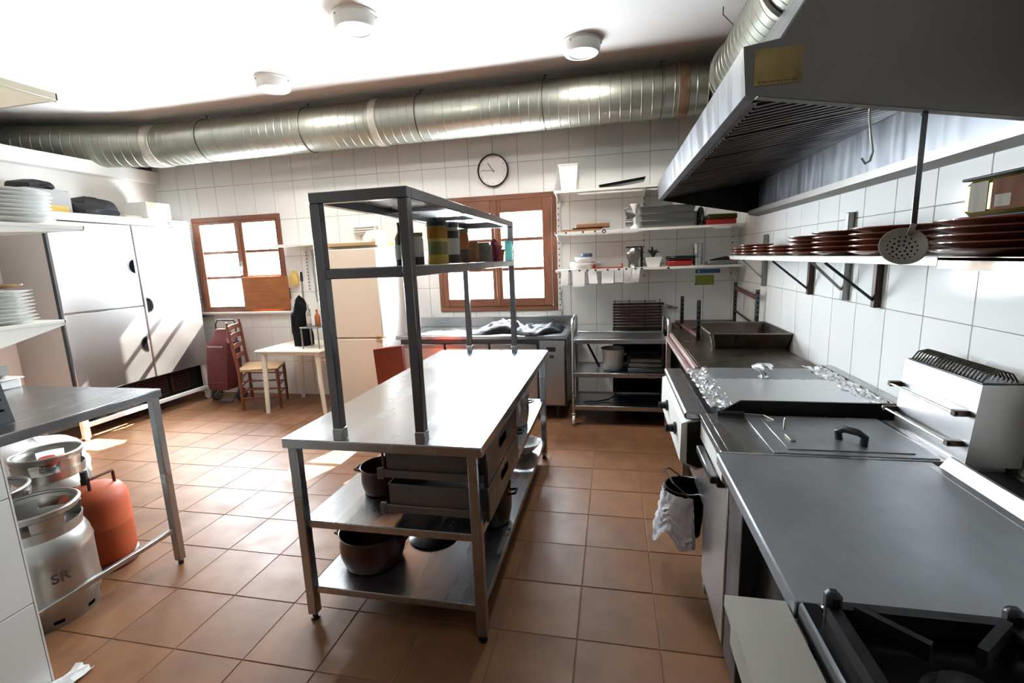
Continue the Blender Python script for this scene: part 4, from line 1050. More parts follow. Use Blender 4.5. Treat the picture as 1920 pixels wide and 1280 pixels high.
# the back faces the fridge, the seat looks towards the white table
bl = [((-4.17, 4.50), (-4.24, 4.50)), ((-4.42, 4.93), (-4.47, 4.94))]
for (bx, by), (tx, ty) in bl:
    g = G(); g.tube([(bx, by, 0), (bx, by, .45), (tx, ty, .96), (tx - .004, ty, .99), (tx - .006, ty, 1.02)], [.017, .019, .016, .009, .014], 10); part(g, 'rear_leg', 'chair_wood', root)
for bx, by in ((-3.77, 4.62), (-3.95, 4.97)):
    g = G(); g.tube([(bx, by, 0), (bx, by, .20), (bx, by, .47)], [.014, .018, .019], 10); part(g, 'front_leg', 'chair_wood', root)
g = G()
c4 = [(-4.18, 4.49), (-3.755, 4.61), (-3.935, 4.98), (-4.43, 4.94)]
g.add([(x, y, .452) for x, y in c4] + [(x, y, .478) for x, y in c4] + [(-4.07, 4.755, .470)], [(3, 2, 1, 0), (0, 1, 5, 4), (1, 2, 6, 5), (2, 3, 7, 6), (3, 0, 4, 7), (4, 5, 8), (5, 6, 8), (6, 7, 8), (7, 4, 8)]); part(g, 'rush_seat', 'rush', root)
for z in (.60, .72, .84, .94):
    f = (z - .45) / .51; a = Vector((-4.17 - .07 * f, 4.50, z)); b = Vector((-4.42 - .05 * f, 4.93 + .01 * f, z))
    g = G(); g.sheet(lambda u, v: a.lerp(b, u) + Vector((-.03 * math.sin(math.pi * u), 0, (v - .5) * .055)), 8, 2, .012); part(g, 'back_slat', 'chair_wood', root)
LG = [(-4.17, 4.50), (-3.77, 4.62), (-3.95, 4.97), (-4.42, 4.93)]
for z in (.14, .24, .34):
    for i in range(4):
        p, q = LG[i], LG[(i + 1) % 4]; dz = .03 if i % 2 else 0
        g = G(); g.cyl((p[0], p[1], z + dz), (q[0], q[1], z + dz), .009, n=8); part(g, 'rung', 'chair_wood', root)

root = thing('side_table', 'small white plastic table in front of the cream fridge', 'table', (-3.45, 4.72, 0))
WZ = .72
tp = [(-3.86, 4.40), (-3.04, 4.44), (-3.04, 5.05), (-3.86, 5.12)]
g = G(); g.box(-3.86, -3.05, 4.41, 5.12, WZ - .028, WZ, .010); part(g, 'tabletop', 'table_white', root)
g = G(); g.box(-3.82, -3.09, 4.45, 5.08, WZ - .060, WZ - .028, .004); part(g, 'apron', 'table_white', root)
for (a, b) in ((-3.80, 4.44), (-3.10, 4.47), (-3.80, 5.07), (-3.10, 5.07)):
    g = G(); g.tube([(a, b, 0), (a + (.02 if a < -3.5 else -.02), b, .35), (a + (.03 if a < -3.5 else -.03), b + .01, WZ - .05)], [.022, .026, .028], 12); part(g, 'leg', 'table_white', root)
solo(lump(-3.575, -3.365, 4.66, 4.84, WZ + .0005, 1.27, 31, amp=.20, m=14), 'bundled_umbrella', 'black_bag', 'dark wrapped bundle standing on the small white table', 'bundle', (-3.47, 4.75, WZ))
root = thing('bottle_stand', 'small grey stand with bottles on the white table', 'stand', (-3.23, 4.60, WZ))
g = G(); g.box(-3.34, -3.12, 4.52, 4.70, .945, .957, .003); part(g, 'stand_top', 'tray_grey', root)
for a, b in ((-3.33, 4.53), (-3.13, 4.53), (-3.33, 4.69), (-3.13, 4.69)):
    g = G(); g.cyl((a, b, WZ), (a, b, .946), .008, n=8); part(g, 'leg', 'galvanised', root)
def bottle(x, y, z, h, r, m, label, cap='black_plastic', lab=None, cat='bottle', name='bottle', grp=None):
    t = thing(name, label, cat, (x, y, z), grp)
    g = G(); g.lathe([(0, z), (r * .95, z), (r, z + .006), (r, z + h * .58), (r * .85, z + h * .66), (r * .38, z + h * .78), (r * .36, z + h * .93), (0, z + h * .93)], (x, y, 0), 20); part(g, 'glass', m, t)
    g = G(); g.cyl((x, y, z + h * .93), (x, y, z + h), r * .42, n=14); part(g, 'cap', cap, t)
    if lab:
        g = G(); g.cyl((x, y, z + h * .15), (x, y, z + h * .48), r * 1.02, n=20, caps=False); part(g, 'label', lab, t)
    return t
bottle(-3.27, 4.60, .957, .24, .026, 'plastic_clear', 'clear bottle on the small grey stand', 'galvanised', 'label_paper')
bottle(-3.19, 4.64, .957, .18, .030, 'terracotta', 'reddish bottle on the small grey stand', 'valve_red')
g = G(); g.cyl((-3.55, 4.93, WZ), (-3.555, 4.95, 1.44), .011, n=10); root = thing('broom', 'pole with a black grip rising behind the dark bundle', 'pole', (-3.55, 4.93, WZ)); part(g, 'shaft', 'galvanised', root)
g = G(); g.cyl((-3.555, 4.95, 1.44), (-3.557, 4.955, 1.55), .017, n=12); part(g, 'grip', 'black_plastic', root)
root = thing('wall_shelf', 'short white wall shelf beside the far window', 'shelf', (-3.58, 5.1, 1.83))
g = G(); g.box(-3.86, -3.30, 4.94, 5.19, 1.845, 1.870, .003); part(g, 'board', 'white_paint', root)
g = G(); g.prism([(5.19, 1.845), (4.97, 1.845), (5.19, 1.78)], -3.62, -3.61, 'x'); part(g, 'bracket', 'white_paint', root)
g = G(); g.box(-3.63, -3.605, 5.175, 5.19, 1.30, 1.86, .002); up_ = part(g, 'upright', 'white_paint', root)
for k in range(12):
    g = G(); g.box(-3.622, -3.613, 5.172, 5.176, 1.33 + k * .04, 1.35 + k * .04); part(g, 'slot', 'dark_void', up_)
g = G()
for k in range(14):
    t = k * .045
    g.tube([(-3.54 + .004 * math.sin(k), 5.18 + .008 * math.cos(a) * (k % 2), 1.78 - t + .016 * math.sin(a)) if k % 2 else (-3.54 + .008 * math.cos(a), 5.18, 1.78 - t + .026 * math.sin(a)) for a in [2 * math.pi * j / 10 for j in range(10)]], .0035, 5, closed=True)
solo(g, 'chain', 'galvanised', 'thin metal chain hanging under the short wall shelf', 'chain', (-3.54, 5.18, 1.2))
g = G(); g.box(-3.95, -3.90, 5.165, 5.194, 1.22, 1.36, .004); r0 = thing('light_switch', 'black switch box on the wall beside the plywood board', 'switch', (-3.92, 5.18, 1.22)); part(g, 'plate', 'black_plastic', r0)
g = G(); g.box(-3.94, -3.91, 5.158, 5.166, 1.27, 1.31, .003); part(g, 'rocker', 'rubber', r0)
solo(lump(-3.86, -3.745, 5.13, 5.185, 1.39, 1.56, 41, amp=.3), 'yellow_rag', 'yellow_cloth', 'yellow rag hung on the wall beside the far window', 'rag', (-3.80, 5.16, 1.39))

# cream fridge
root = thing('household_fridge', 'cream two-door household fridge between the two windows', 'fridge', (-2.70, 4.9, 0))
g = G(); g.box(-2.985, -2.40, 4.66, 5.18, .05, 1.80, .008); part(g, 'body', 'plastic_white', root)
for z0, z1 in ((.06, .818), (.826, 1.775)):
    g = G(); g.box(-2.985, -2.40, 4.60, 4.658, z0, z1, .012); d = part(g, 'door', 'fridge_cream', root)
    g = G(); g.box(-2.48, -2.405, 4.586, 4.60, (z1 - .03) if z0 < .5 else z0 + .004, (z1 - .005) if z0 < .5 else z0 + .025, .003); part(g, 'handle', 'fridge_trim', d)
g = G(); g.box(-2.99, -2.395, 4.595, 5.18, 1.80, 1.835, .004); part(g, 'top', 'fridge_trim', root)
for a in (-2.94, -2.45):
    for b in (4.72, 5.12):
        g = G(); g.cyl((a, b, 0), (a, b, .055), .02, n=10); part(g, 'foot', 'black_plastic', root)
solo(lump(-2.60, -2.30 - .10, 4.66, 4.95, 1.8355, 1.97, 51, amp=.15), 'white_package', 'paper', 'white package on top of the cream fridge', 'package', (-2.5, 4.8, 1.8355))
g = G(); g.box(-2.95, -2.66, 5.14, 5.193, 1.95, 2.045, .004); r0 = thing('wall_vent', 'small white vent on the tiles above the cream fridge', 'vent', (-2.8, 5.17, 1.95)); part(g, 'vent_frame', 'white_paint', r0)
for k in range(3):
    g = G(); g.box(-2.93, -2.68, 5.134, 5.141, 1.965 + k * .028, 1.974 + k * .028); part(g, 'louvre', 'grey_print', r0)

# undercounter fridge
root = thing('counter_fridge', 'long stainless counter fridge under the brown window', 'fridge', (-1.3, 4.85, 0))
CX0, CX1, CY0, CZ = -2.20, -.44, 4.50, .86
g = G(); g.box(CX0, CX1, CY0 - .02, 5.19, CZ - .035, CZ, .004); part(g, 'worktop', 'steel_top', root)
g = G(); g.box(CX0, CX1, 5.17, 5.19, CZ, CZ + .11, .003); part(g, 'upstand', 'steel', root)
g = G(); g.box(CX0 + .03, CX1 - .005, CY0 + .03, 5.18, .14, CZ - .035, .003); part(g, 'body', 'steel_dark', root)
dx = [(-2.16, -1.685), (-1.665, -1.215), (-1.195, -.73)]
for a, b in dx:
    g = G(); g.box(a, b, CY0 - .005, CY0 + .030, .16, .775, .006); d = part(g, 'door', 'steel_door', root)
    g = G(); g.box(a, b, CY0 - .012, CY0 - .004, .735, .775, .003); part(g, 'door_grip', 'tray_grey', d)
g = G(); g.box(-.705, CX1 - .02, CY0, CY0 + .030, .16, CZ - .045, .005); cp = part(g, 'control_panel', 'steel_door', root)
g = G(); g.box(-.635, -.545, CY0 - .004, CY0, .70, .745, .001); part(g, 'display', 'black_plastic', cp)
g = G(); g.box(-.605, -.565, CY0 - .006, CY0, .635, .665, .002); part(g, 'lock', 'rubber', cp)
for a in (CX0 + .1, CX1 - .1):
    for b in (CY0 + .08, 5.1):
        g = G(); g.cyl((a, b, 0), (a, b, .142), .02, n=12); part(g, 'foot', 'rubber', root)
# black jacket thrown on it
r_ = random.Random(17); HJ = [[r_.uniform(0, 1) for _ in range(9)] for _ in range(17)]
def jacket(u, v):
    i, j = u * 16, v * 8; i0, j0 = min(15, int(i)), min(7, int(j)); fu, fv = i - i0, j - j0; fu = fu * fu * (3 - 2 * fu); fv = fv * fv * (3 - 2 * fv)
    h = HJ[i0][j0] * (1 - fu) * (1 - fv) + HJ[i0 + 1][j0] * fu * (1 - fv) + HJ[i0][j0 + 1] * (1 - fu) * fv + HJ[i0 + 1][j0 + 1] * fu * fv
    e = math.sin(math.pi * u) ** .5 * math.sin(math.pi * v) ** .5 if 0 < u < 1 and 0 < v < 1 else 0
    wid = .20 + .06 * math.sin(u * 11) + .05 * u
    return (-1.42 + u * .92, 4.76 + (v - .5) * 2 * wid + .05 * math.sin(u * 7) + .06 * u, CZ + .006 + e * (.02 + .075 * h + .05 * math.sin(u * 5) ** 2))
g = G(); g.sheet(jacket, 56, 30, .004); solo(g, 'black_jacket', 'black_bag', 'crumpled black jacket thrown on the counter fridge', 'jacket', (-.96, 4.78, CZ))

# red chair behind the island
root = thing('red_chair', 'red leather chair standing behind the island table', 'chair', (-1.88, 3.9, 0))
g = G(); g.sheet(lambda u, v: (-2.015 + u * .25, 3.70 + .02 * math.sin(math.pi * u) - v * .04 + .03 * u, .47 + v * .41 + .03 * u * v), 8, 8, .035); part(g, 'backrest', 'red_leather', root)
g = G(); g.box(-2.02, -1.72, 3.73, 4.10, .42, .475, .02); part(g, 'seat', 'red_leather', root)
for a in (-1.99, -1.75):
    for b in (3.76, 4.07):
        g = G(); g.box(a - .015, a + .015, b - .015, b + .015, 0, .425, .003); part(g, 'leg', 'chair_wood', root)

# ------------------------------------------------------------------ service cart at the back
root = thing('service_cart', 'three-tier stainless service cart beside the counter fridge', 'cart', (.06, 4.65, 0))
KX0, KX1, KY0, KY1 = -.37, .49, 4.40, 4.88
for xx in (KX0, KX1):
    g = G(); g.tube([(xx, KY0, .115), (xx, KY0, .95), (xx, KY0 + .02, 1.0), (xx, KY0 + .06, 1.018), (xx, KY1 - .06, 1.018), (xx, KY1 - .02, 1.0), (xx, KY1, .95), (xx, KY1, .115)], .0125, 10); part(g, 'frame', 'steel', root)
for z in (.825, .505, .185):
    g = G(); g.box(KX0 + .008, KX1 - .008, KY0 - .01, KY1 + .01, z - .005, z, .001); g.box(KX0 + .008, KX1 - .008, KY0 - .012, KY0 - .004, z - .03, z + .012, .002); g.box(KX0 + .008, KX1 - .008, KY1 + .004, KY1 + .012, z - .03, z + .012, .002)
    g.box(KX0 + .012, KX0 + .020, KY0, KY1, z - .02, z + .012); g.box(KX1 - .020, KX1 - .012, KY0, KY1, z - .02, z + .012); part(g, 'tier', 'steel', root)
for a in (KX0, KX1):
    for b in (KY0, KY1):
        g = G(); g.box(a - .02, a + .02, b - .02, b + .02, .095, .118, .003); g.box(a - .018, a - .014, b - .025, b + .012, .05, .1); g.box(a + .014, a + .018, b - .025, b + .012, .05, .1); c = part(g, 'caster', 'galvanised', root)
        g = G(); g.lathe([(0, -.012), (.045, -.012), (.05, -.006), (.05, .006), (.045, .012), (0, .012)], (a, b - .01, .05), 20, 'x'); part(g, 'wheel', 'plastic_white', c)
# pot on the cart
root = thing('enamel_pot', 'white enamel pot on the middle tier of the service cart', 'pot', (0, 4.62, .506))
g = G(); g.lathe([(0, .506), (.085, .506), (.092, .515), (.098, .56), (.100, .64), (.108, .71), (.112, .714), (.108, .718), (.096, .64), (.09, .53), (0, .522)], (0, 4.62, 0), 36); part(g, 'pot_body', 'plastic_white', root)
g = G(); g.tube([(.10, 4.60, .65), (.125, 4.60, .66), (.125, 4.64, .66), (.10, 4.64, .65)], .006, 8); part(g, 'pot_ear', 'plastic_white', root)
g = G(); g.tube([(.112 * math.cos(t), 4.62 + .112 * math.sin(t), .716) for t in [2 * math.pi * k / 30 for k in range(30)]], .003, 6, closed=True); part(g, 'rim', 'rubber', root)
g = G(); g.bar((-.29, 4.84, .79), (-.13, 4.66, .514), .016, .016); solo(g, 'tool_handle', 'black_plastic', 'black tool handle leaning in the cart beside the enamel pot', 'tool', (-.2, 4.75, .506))
g = G(); g.cyl((-.26, 4.80, .80), (-.12, 4.72, .60), .008, n=8)
for k in range(3):
    g = G(); a = .14 + .01 * k; z = .506 + k * .045
    g.box(a, .46 - .01 * k, 4.48, 4.84, z, z + .040, .008); g.box(a - .006, .466 - .01 * k, 4.474, 4.846, z + .036, z + .042, .002)
    solo(g, 'metal_tray', 'tray_grey', 'grey metal tray, %s in the stack on the service cart' % ('lowest', 'middle', 'topmost')[k], 'tray', (.30, 4.66, z), 'grey trays on the service cart')
g = G(); g.tube([(-.28, 4.55, .19), (-.22, 4.53, .20), (-.15, 4.55, .195), (-.05, 4.6, .20), (.02, 4.58, .25), (.04, 4.7, .36), (.045, 4.86, .47)], .008, 6); solo(g, 'cable', 'rubber', 'black cable lying on the lowest tier of the service cart', 'cable', (-.1, 4.6, .186))
# dark crate behind the cart
root = thing('storage_crate', 'dark crate standing on the floor behind the service cart', 'crate', (.27, 5.06, 0))
g = G(); g.box(.0, .53, 4.94, 5.17, .0, .80, .006); part(g, 'crate_body', 'dark_void', root)
g = G(); g.box(-.005, .535, 4.935, 5.175, .80, .82, .003); part(g, 'crate_lid', 'black_steel', root)
# brown slatted grill racks leaning above it
root = thing('grill_rack', 'dark brown slatted rack leaning on the wall behind the cart', 'rack', (.27, 5.12, .82))
for k in range(9):
    z = .835 + k * .030
    g = G(); g.box(.0, .50 if k < 8 else .52, 5.07 + k * .008, 5.085 + k * .008, z, z + .022, .002); part(g, 'slat', 'rack_brown', root)
for xx in (.02, .17, .33, .48):
    g = G(); g.bar((xx, 5.09, .822), (xx, 5.17, 1.13), .008, .008); part(g, 'rod', 'wire', root)
g = G(); g.bar((.0, 5.16, 1.115), (.45, 5.16, 1.115), .006, .006); part(g, 'top_rod', 'wire', root)

# ------------------------------------------------------------------ white shelving on the back wall
root = thing('wall_shelving', 'white three-level bracket shelving on the back wall beside the brown window', 'shelving', (.32, 5.05, .98))
for xx, z0, z1 in ((-.565, .98, 2.29), (.315, 1.33, 2.29), (1.17, 1.33, 1.9)):
    g = G(); g.box(xx - .013, xx + .013, 5.178, 5.193, z0, z1, .002); u = part(g, 'upright', 'white_paint', root)
    k = 0
    while z0 + .04 + k * .06 < z1 - .03:
        z = z0 + .04 + k * .06; k += 1
        g = G(); g.box(xx - .004, xx + .004, 5.1765, 5.179, z, z + .018); part(g, 'slot', 'dark_void', u)
SH = {}
for nm, z, x1 in (('top', 2.255, .48), ('mid', 1.850, 1.20), ('low', 1.472, 1.20)):
    g = G(); g.box(-.575, x1, 4.90, 5.175, z - .004, z, .001); g.box(-.575, x1, 4.895, 4.901, z - .024, z, .001); g.box(-.575, -.569, 4.90, 5.175, z - .02, z); part(g, 'board', 'white_paint', root)
    for xx in (-.565, .315, 1.17):
        if xx < x1:
            g = G(); g.prism([(5.178, z - .005), (4.91, z - .005), (4.91, z - .02), (5.178, z - .075)], xx - .003, xx + .003, 'x'); part(g, 'bracket', 'white_paint', root)
for k, xx in enumerate((-.57, -.47, -.30, -.18)):
    g = G(); g.box(xx, xx + .018, 4.889, 4.896, 1.838 - .002, 1.848); part(g, 'clip', 'rubber', root)
g = G(); g.tube([(-.085 + .017 * math.cos(t), 4.890, 1.838 + .017 * math.sin(t)) for t in [2 * math.pi * j / 16 for j in range(16)]], .004, 6, closed=True); part(g, 'ring_hook', 'rubber', root)
for xx in (-.44, -.34, -.26, -.18, -.06, .05, .12, .21, .27, .52):
    g = G(); g.box(xx, xx + .02, 4.888, 4.896, 1.452, 1.468, .001); part(g, 'clip', 'rubber', root)
# order slips hanging below
for k, (a, b, z0) in enumerate(((-.515, -.44, 1.315), (-.40, -.28, 1.30), (-.25, -.165, 1.325), (-.11, .01, 1.325), (.02, .10, 1.33), (.11, .18, 1.32), (.19, .265, 1.325))):
    r_ = random.Random(60 + k); dx_ = r_.uniform(-.02, .02)
    g = G(); g.sheet(lambda u, v: (a + (b - a) * u + dx_ * (1 - v), 4.889 - .02 * math.sin(v * 2 + k) * (1 - v), z0 + (1.458 - z0) * v), 4, 6, .001)
    solo(g, 'order_slip', 'paper', 'white order slip clipped under the lowest back shelf, %s from the window side' % ('first', 'second', 'third', 'fourth', 'fifth', 'sixth', 'seventh')[k], 'paper', ((a + b) / 2, 4.889, z0), 'order slips under the back shelf')
# top shelf
T = 2.2555; M_ = 1.8505; L_ = 1.4725
root = thing('food_container', 'tall white plastic container on the top back shelf', 'container', (-.43, 5.0, T))
g = G(); g.add([(-.50, 4.93, T), (-.355, 4.93, T), (-.355, 5.08, T), (-.50, 5.08, T), (-.525, 4.915, 2.49), (-.335, 4.915, 2.49), (-.335, 5.10, 2.49), (-.525, 5.10, 2.49)], [(3, 2, 1, 0), (4, 5, 6, 7), (0, 1, 5, 4), (1, 2, 6, 5), (2, 3, 7, 6), (3, 0, 4, 7)]); part(g, 'tub', 'plastic_white', root)
g = G(); g.box(-.53, -.33, 4.91, 5.105, 2.488, 2.505, .005); part(g, 'lid', 'cream_paint', root)
g = G(); Mx = Matrix.Translation((.09, 5.0, T + .036)) @ Matrix.Rotation(math.radians(-6.5), 4, 'Y'); g.xf = Mx; g.box(-.215, .215, -.09, .09, -.010, .010, .004); g.box(-.225, .225, -.10, .10, .010, .016, .003); solo(g, 'baking_tray', 'enamel_black', 'black baking tray tilted on the top back shelf', 'tray', (.09, 5.0, T))
# middle shelf
for k, (a, b, z0, z1, m, lab) in enumerate(((-.52, -.12, 0, .022, 'board_wood', 'thin reddish wooden board at the bottom of the pile on the middle back shelf'), (-.40, -.10, .0225, .034, 'enamel_black', 'thin black tray in the pile on the middle back shelf'), (-.36, -.03, .0345, .070, 'board_wood', 'thick wooden cutting board on top of the pile on the middle back shelf'))):
    g = G(); g.box(a, b, 4.93, 5.12, M_ + z0, M_ + z1, .004); solo(g, 'cutting_board' if m == 'board_wood' else 'baking_tray', m, lab, 'board' if m == 'board_wood' else 'tray', ((a + b) / 2, 5.02, M_ + z0))
for k in range(3):
    z = M_ + k * .068; w = .02 * k
    root = thing('gastronorm_pan', 'grey steel food pan, %s of the three stacked on the middle back shelf' % ('lowest', 'middle', 'topmost')[k], 'pan', (.52, 5.0, z), 'stacked food pans on the middle shelf')
    g = G(); g.add([(.285, 4.93, z), (.76, 4.93, z), (.76, 5.12, z), (.285, 5.12, z), (.27, 4.915, z + .062), (.775, 4.915, z + .062), (.775, 5.135, z + .062), (.27, 5.135, z + .062)], [(3, 2, 1, 0), (4, 5, 6, 7), (0, 1, 5, 4), (1, 2, 6, 5), (2, 3, 7, 6), (3, 0, 4, 7)]); part(g, 'pan_body', 'tray_grey', root)
    g = G(); g.box(.258, .787, 4.903, 5.147, z + .061, z + .067, .002); part(g, 'flange', 'tray_grey', root)
root = thing('meat_mincer', 'white hand mincer standing on the middle back shelf', 'mincer', (.19, 4.98, M_))
g = G(); g.lathe([(0, M_), (.05, M_), (.045, M_ + .02), (.020, M_ + .05), (.022, M_ + .19), (.045, M_ + .225), (.047, M_ + .24), (0, M_ + .24)], (.215, 4.99, 0), 20); part(g, 'column', 'plastic_white', root)
g = G(); g.cyl((.13, 4.98, M_ + .13), (.215, 4.99, M_ + .13), .035, .026, n=16); g.cyl((.125, 4.98, M_ + .06), (.19, 4.98, M_ + .06), .030, n=14); part(g, 'barrel', 'tray_grey', root)
g = G(); g.tube([(.13, 4.96, M_ + .13), (.12, 4.93, M_ + .19), (.15, 4.92, M_ + .20)], .008, 8); part(g, 'crank', 'galvanised', root)
solo(lump(.795, .865, 4.93, 5.05, M_, M_ + .17, 71, amp=.3), 'black_strap', 'black_plastic', 'tangled black straps beside the stacked food pans', 'straps', (.83, 5.0, M_))
g = G(); g.box(.875, 1.14, 4.92, 5.08, M_, M_ + .045, .006); solo(g, 'red_box', 'pot_red', 'flat red box at the end of the middle back shelf', 'box', (1.0, 5.0, M_))
g = G(); g.box(.885, 1.15, 4.93, 5.10, M_ + .0455, M_ + .10, .01); solo(g, 'green_box', 'bottle_dark', 'dark green box lying on the flat red box', 'box', (1.0, 5.0, M_ + .0455))
# low shelf
def pot(x, y, z, r, h, m, label, lid=None, cat='pot', name='pot', ears=True, prof=None):
    t = thing(name, label, cat, (x, y, z))
    g = G(); g.lathe(prof or [(0, z), (r * .80, z), (r * .88, z + .006), (r * .99, z + h * .35), (r * 1.01, z + h * .6), (r * .97, z + h * .88), (r * 1.01, z + h), (r * .98, z + h * 1.01), (r * .92, z + h * .88), (r * .95, z + h * .5), (r * .8, z + .014), (0, z + .012)], (x, y, 0), 32); part(g, 'pot_body', m, t)
    if ears:
        for s_ in (-1, 1):
            g = G(); g.tube([(x + s_ * r * .96, y - .03, z + h * .78), (x + s_ * (r + .03), y - .025, z + h * .82), (x + s_ * (r + .03), y + .025, z + h * .82), (x + s_ * r * .96, y + .03, z + h * .78)], .007, 8); part(g, 'ear', m, t)
    if lid:
        g = G(); g.lathe([(0, z + h * 1.02), (r * 1.03, z + h * 1.0), (r * 1.02, z + h * 1.06), (r * .6, z + h * 1.18), (0, z + h * 1.22)], (x, y, 0), 32); l = part(g, 'lid', lid, t)
        g = G(); g.lathe([(0, z + h * 1.2), (.012, z + h * 1.2), (.02, z + h * 1.3), (0, z + h * 1.34)], (x, y, 0), 16); part(g, 'lid_knob', lid, l)
    return t
pot(-.31, 5.02, L_, .125, .075, 'plastic_white', 'wide white bowl at the window end of the low back shelf', ears=False, cat='bowl', name='bowl')
pot(-.29, 5.02, L_ + .0765, .095, .045, 'plastic_white', 'smaller white dish stacked in the wide white bowl', ears=False, cat='dish', name='dish')
g = G(); g.lathe([(0, 0), (.055, 0), (.058, .006), (.058, .03), (.05, .038), (0, .038)], (-.265, 5.02, L_ + .1225), 24); solo(g, 'blue_cover', 'lid_blue', 'dark blue lid on top of the white dishes', 'lid', (-.265, 5.02, L_ + .1225))  # a lid resting on the stacked dishes
root = thing('serving_tray', 'red serving tray lying on the low back shelf', 'tray', (-.02, 5.02, L_))
g = G(); g.box(-.175, .085, 4.92, 5.12, L_, L_ + .010, .003); part(g, 'tray_base', 'pot_red', root)
g = G()
for a, b, c, d in subtract([(-.19, .10, 4.91, 5.13)], (-.175, .085, 4.922, 5.118)): g.box(a, b, c, d, L_ + .004, L_ + .045, .003)
part(g, 'tray_rim', 'pot_red', root)
root = thing('citrus_press', 'grey metal citrus press with a dark lever on the low back shelf', 'press', (.205, 5.0, L_))
g = G(); g.lathe([(0, L_), (.06, L_), (.05, L_ + .01), (.045, L_ + .05), (.07, L_ + .12), (.072, L_ + .16), (.05, L_ + .19), (0, L_ + .195)], (.205, 5.0, 0), 24, wob=lambda t, h: .05 * math.sin(8 * t)); part(g, 'press_body', 'tray_grey', root)
g = G(); g.box(.13, .29, 4.985, 5.015, L_ + .195, L_ + .207, .003); part(g, 'lever', 'black_steel', root)
g = G(); g.cyl((.285, 5.0, L_), (.285, 5.0, L_ + .20), .012, n=12); part(g, 'support', 'black_steel', root)
root = thing('planter', 'square white pot with a dark ornament on the low back shelf', 'pot', (.395, 5.0, L_))
g = G(); g.add([(.34, 4.95, L_), (.45, 4.95, L_), (.45, 5.05, L_), (.34, 5.05, L_), (.315, 4.925, L_ + .095), (.475, 4.925, L_ + .095), (.475, 5.075, L_ + .095), (.315, 5.075, L_ + .095)], [(3, 2, 1, 0), (4, 5, 6, 7), (0, 1, 5, 4), (1, 2, 6, 5), (2, 3, 7, 6), (3, 0, 4, 7)]); part(g, 'pot_body', 'plastic_white', root)
for k in range(7):
    t = k * .9; g = G(); g.tube([(.395, 5.0, L_ + .09), (.395 + .03 * math.cos(t), 5 + .03 * math.sin(t), L_ + .15), (.395 + .065 * math.cos(t), 5 + .06 * math.sin(t), L_ + .14 + .03 * (k % 3))], [.006, .012, .002], 6); part(g, 'dark_leaf', 'black_steel', root)
root = thing('casserole', 'red oblong casserole with black lid on the low back shelf', 'casserole', (.645, 5.0, L_))
g = G(); g.box(.525, .765, 4.93, 5.07, L_, L_ + .060, .016); part(g, 'dish', 'pot_red', root)
g = G(); g.box(.515, .775, 4.92, 5.08, L_ + .060, L_ + .098, .012); part(g, 'lid', 'enamel_black', root)
for k in range(4):
    z = L_ + k * .048
    g = G(); g.lathe([(0, z), (.040, z), (.046, z + .045), (.048, z + .066), (.045, z + .068), (.040, z + .01), (0, z + .006)], (.815, 4.99, 0), 24)
    solo(g, 'steel_cup', 'steel', 'steel cup, %s in the tower on the low back shelf' % nth(k, 4), 'cup', (.815, 4.99, z), 'stacked steel cups on the low shelf')
g = G(); z = L_; g.box(.90, 1.17, 4.92, 5.10, z, z + .035, .006); solo(g, 'shallow_pan', 'tray_grey', 'grey shallow pan at the end of the low back shelf', 'pan', (1.03, 5.0, z))
g = G(); g.tube([(.92, 4.95, z + .045), (1.0, 4.96, z + .055), (1.08, 5.0, z + .06), (1.13, 5.04, z + .05)], [.006, .012, .02, .01], 8); solo(g, 'black_tongs', 'black_plastic', 'black tongs lying in the grey shallow pan', 'tongs', (1.02, 5.0, z + .036))

# gas tap on the tiles above the cart
root = thing('gas_tap', 'small grey gas tap on the back tiles above the cart', 'tap', (.60, 5.17, 1.03))
g = G(); g.cyl((.60, 5.193, 1.045), (.60, 5.15, 1.045), .014, n=12); g.cyl((.56, 5.155, 1.045), (.66, 5.155, 1.040), .010, n=10); part(g, 'tap_body', 'galvanised', root)
g = G(); g.bar((.60, 5.145, 1.050), (.54, 5.145, 1.075), .012, .006); part(g, 'lever', 'steel_dark', root)

# clock and sign
CXK, CZK = -1.257, 2.545
root = thing('wall_clock', 'round white wall clock with a black rim', 'clock', (CXK, 5.17, CZK))
g = G(); g.lathe([(0, -.0), (.166, 0), (.170, -.006), (.170, -.030), (.164, -.034), (.157, -.030), (.155, -.012), (0, -.012)], (CXK, 5.193, CZK), 48, 'y'); part(g, 'rim', 'black_plastic', root)
g = G(); g.cyl((CXK, 5.181, CZK), (CXK, 5.178, CZK), .155, n=48); part(g, 'face', 'clock_face', root)
for k in range(12):
    t = k * math.pi / 6; g = G(); g.bar((CXK + .128 * math.sin(t), 5.1775, CZK + .128 * math.cos(t)), (CXK + .142 * math.sin(t), 5.1775, CZK + .142 * math.cos(t)), .005, .001, up=(0, 1, 0)); part(g, 'hour_mark', 'grey_print', root)
for ang, ln, w in ((-86, .125, .007), (-34, .095, .011)):
    t = math.radians(ang); g = G(); g.bar((CXK - .02 * math.sin(t), 5.176, CZK - .02 * math.cos(t)), (CXK + ln * math.sin(t), 5.176, CZK + ln * math.cos(t)), w, .0015, up=(0, 1, 0)); part(g, 'hand', 'grey_print', root)
root = thing('wall_notice', 'small notice with a blue band and green panel on the back tiles', 'sign', (.945, 5.19, 1.265))
g = G(); g.box(.83, 1.065, 5.190, 5.193, 1.385, 1.425); b = part(g, 'blue_band', 'sign_blue', root)
g = G(); g.box(.855, .868, 5.1885, 5.190, 1.392, 1.418); part(g, 'white_mark', 'paper', b)
g = G(); g.box(.83, 1.01, 5.190, 5.193, 1.265, 1.365); part(g, 'green_panel', 'sign_green', root)
g = G(); g.cyl((.832, 5.186, 1.275), (.832, 5.19, 1.275), .008, n=10); part(g, 'pin', 'black_plastic', root)

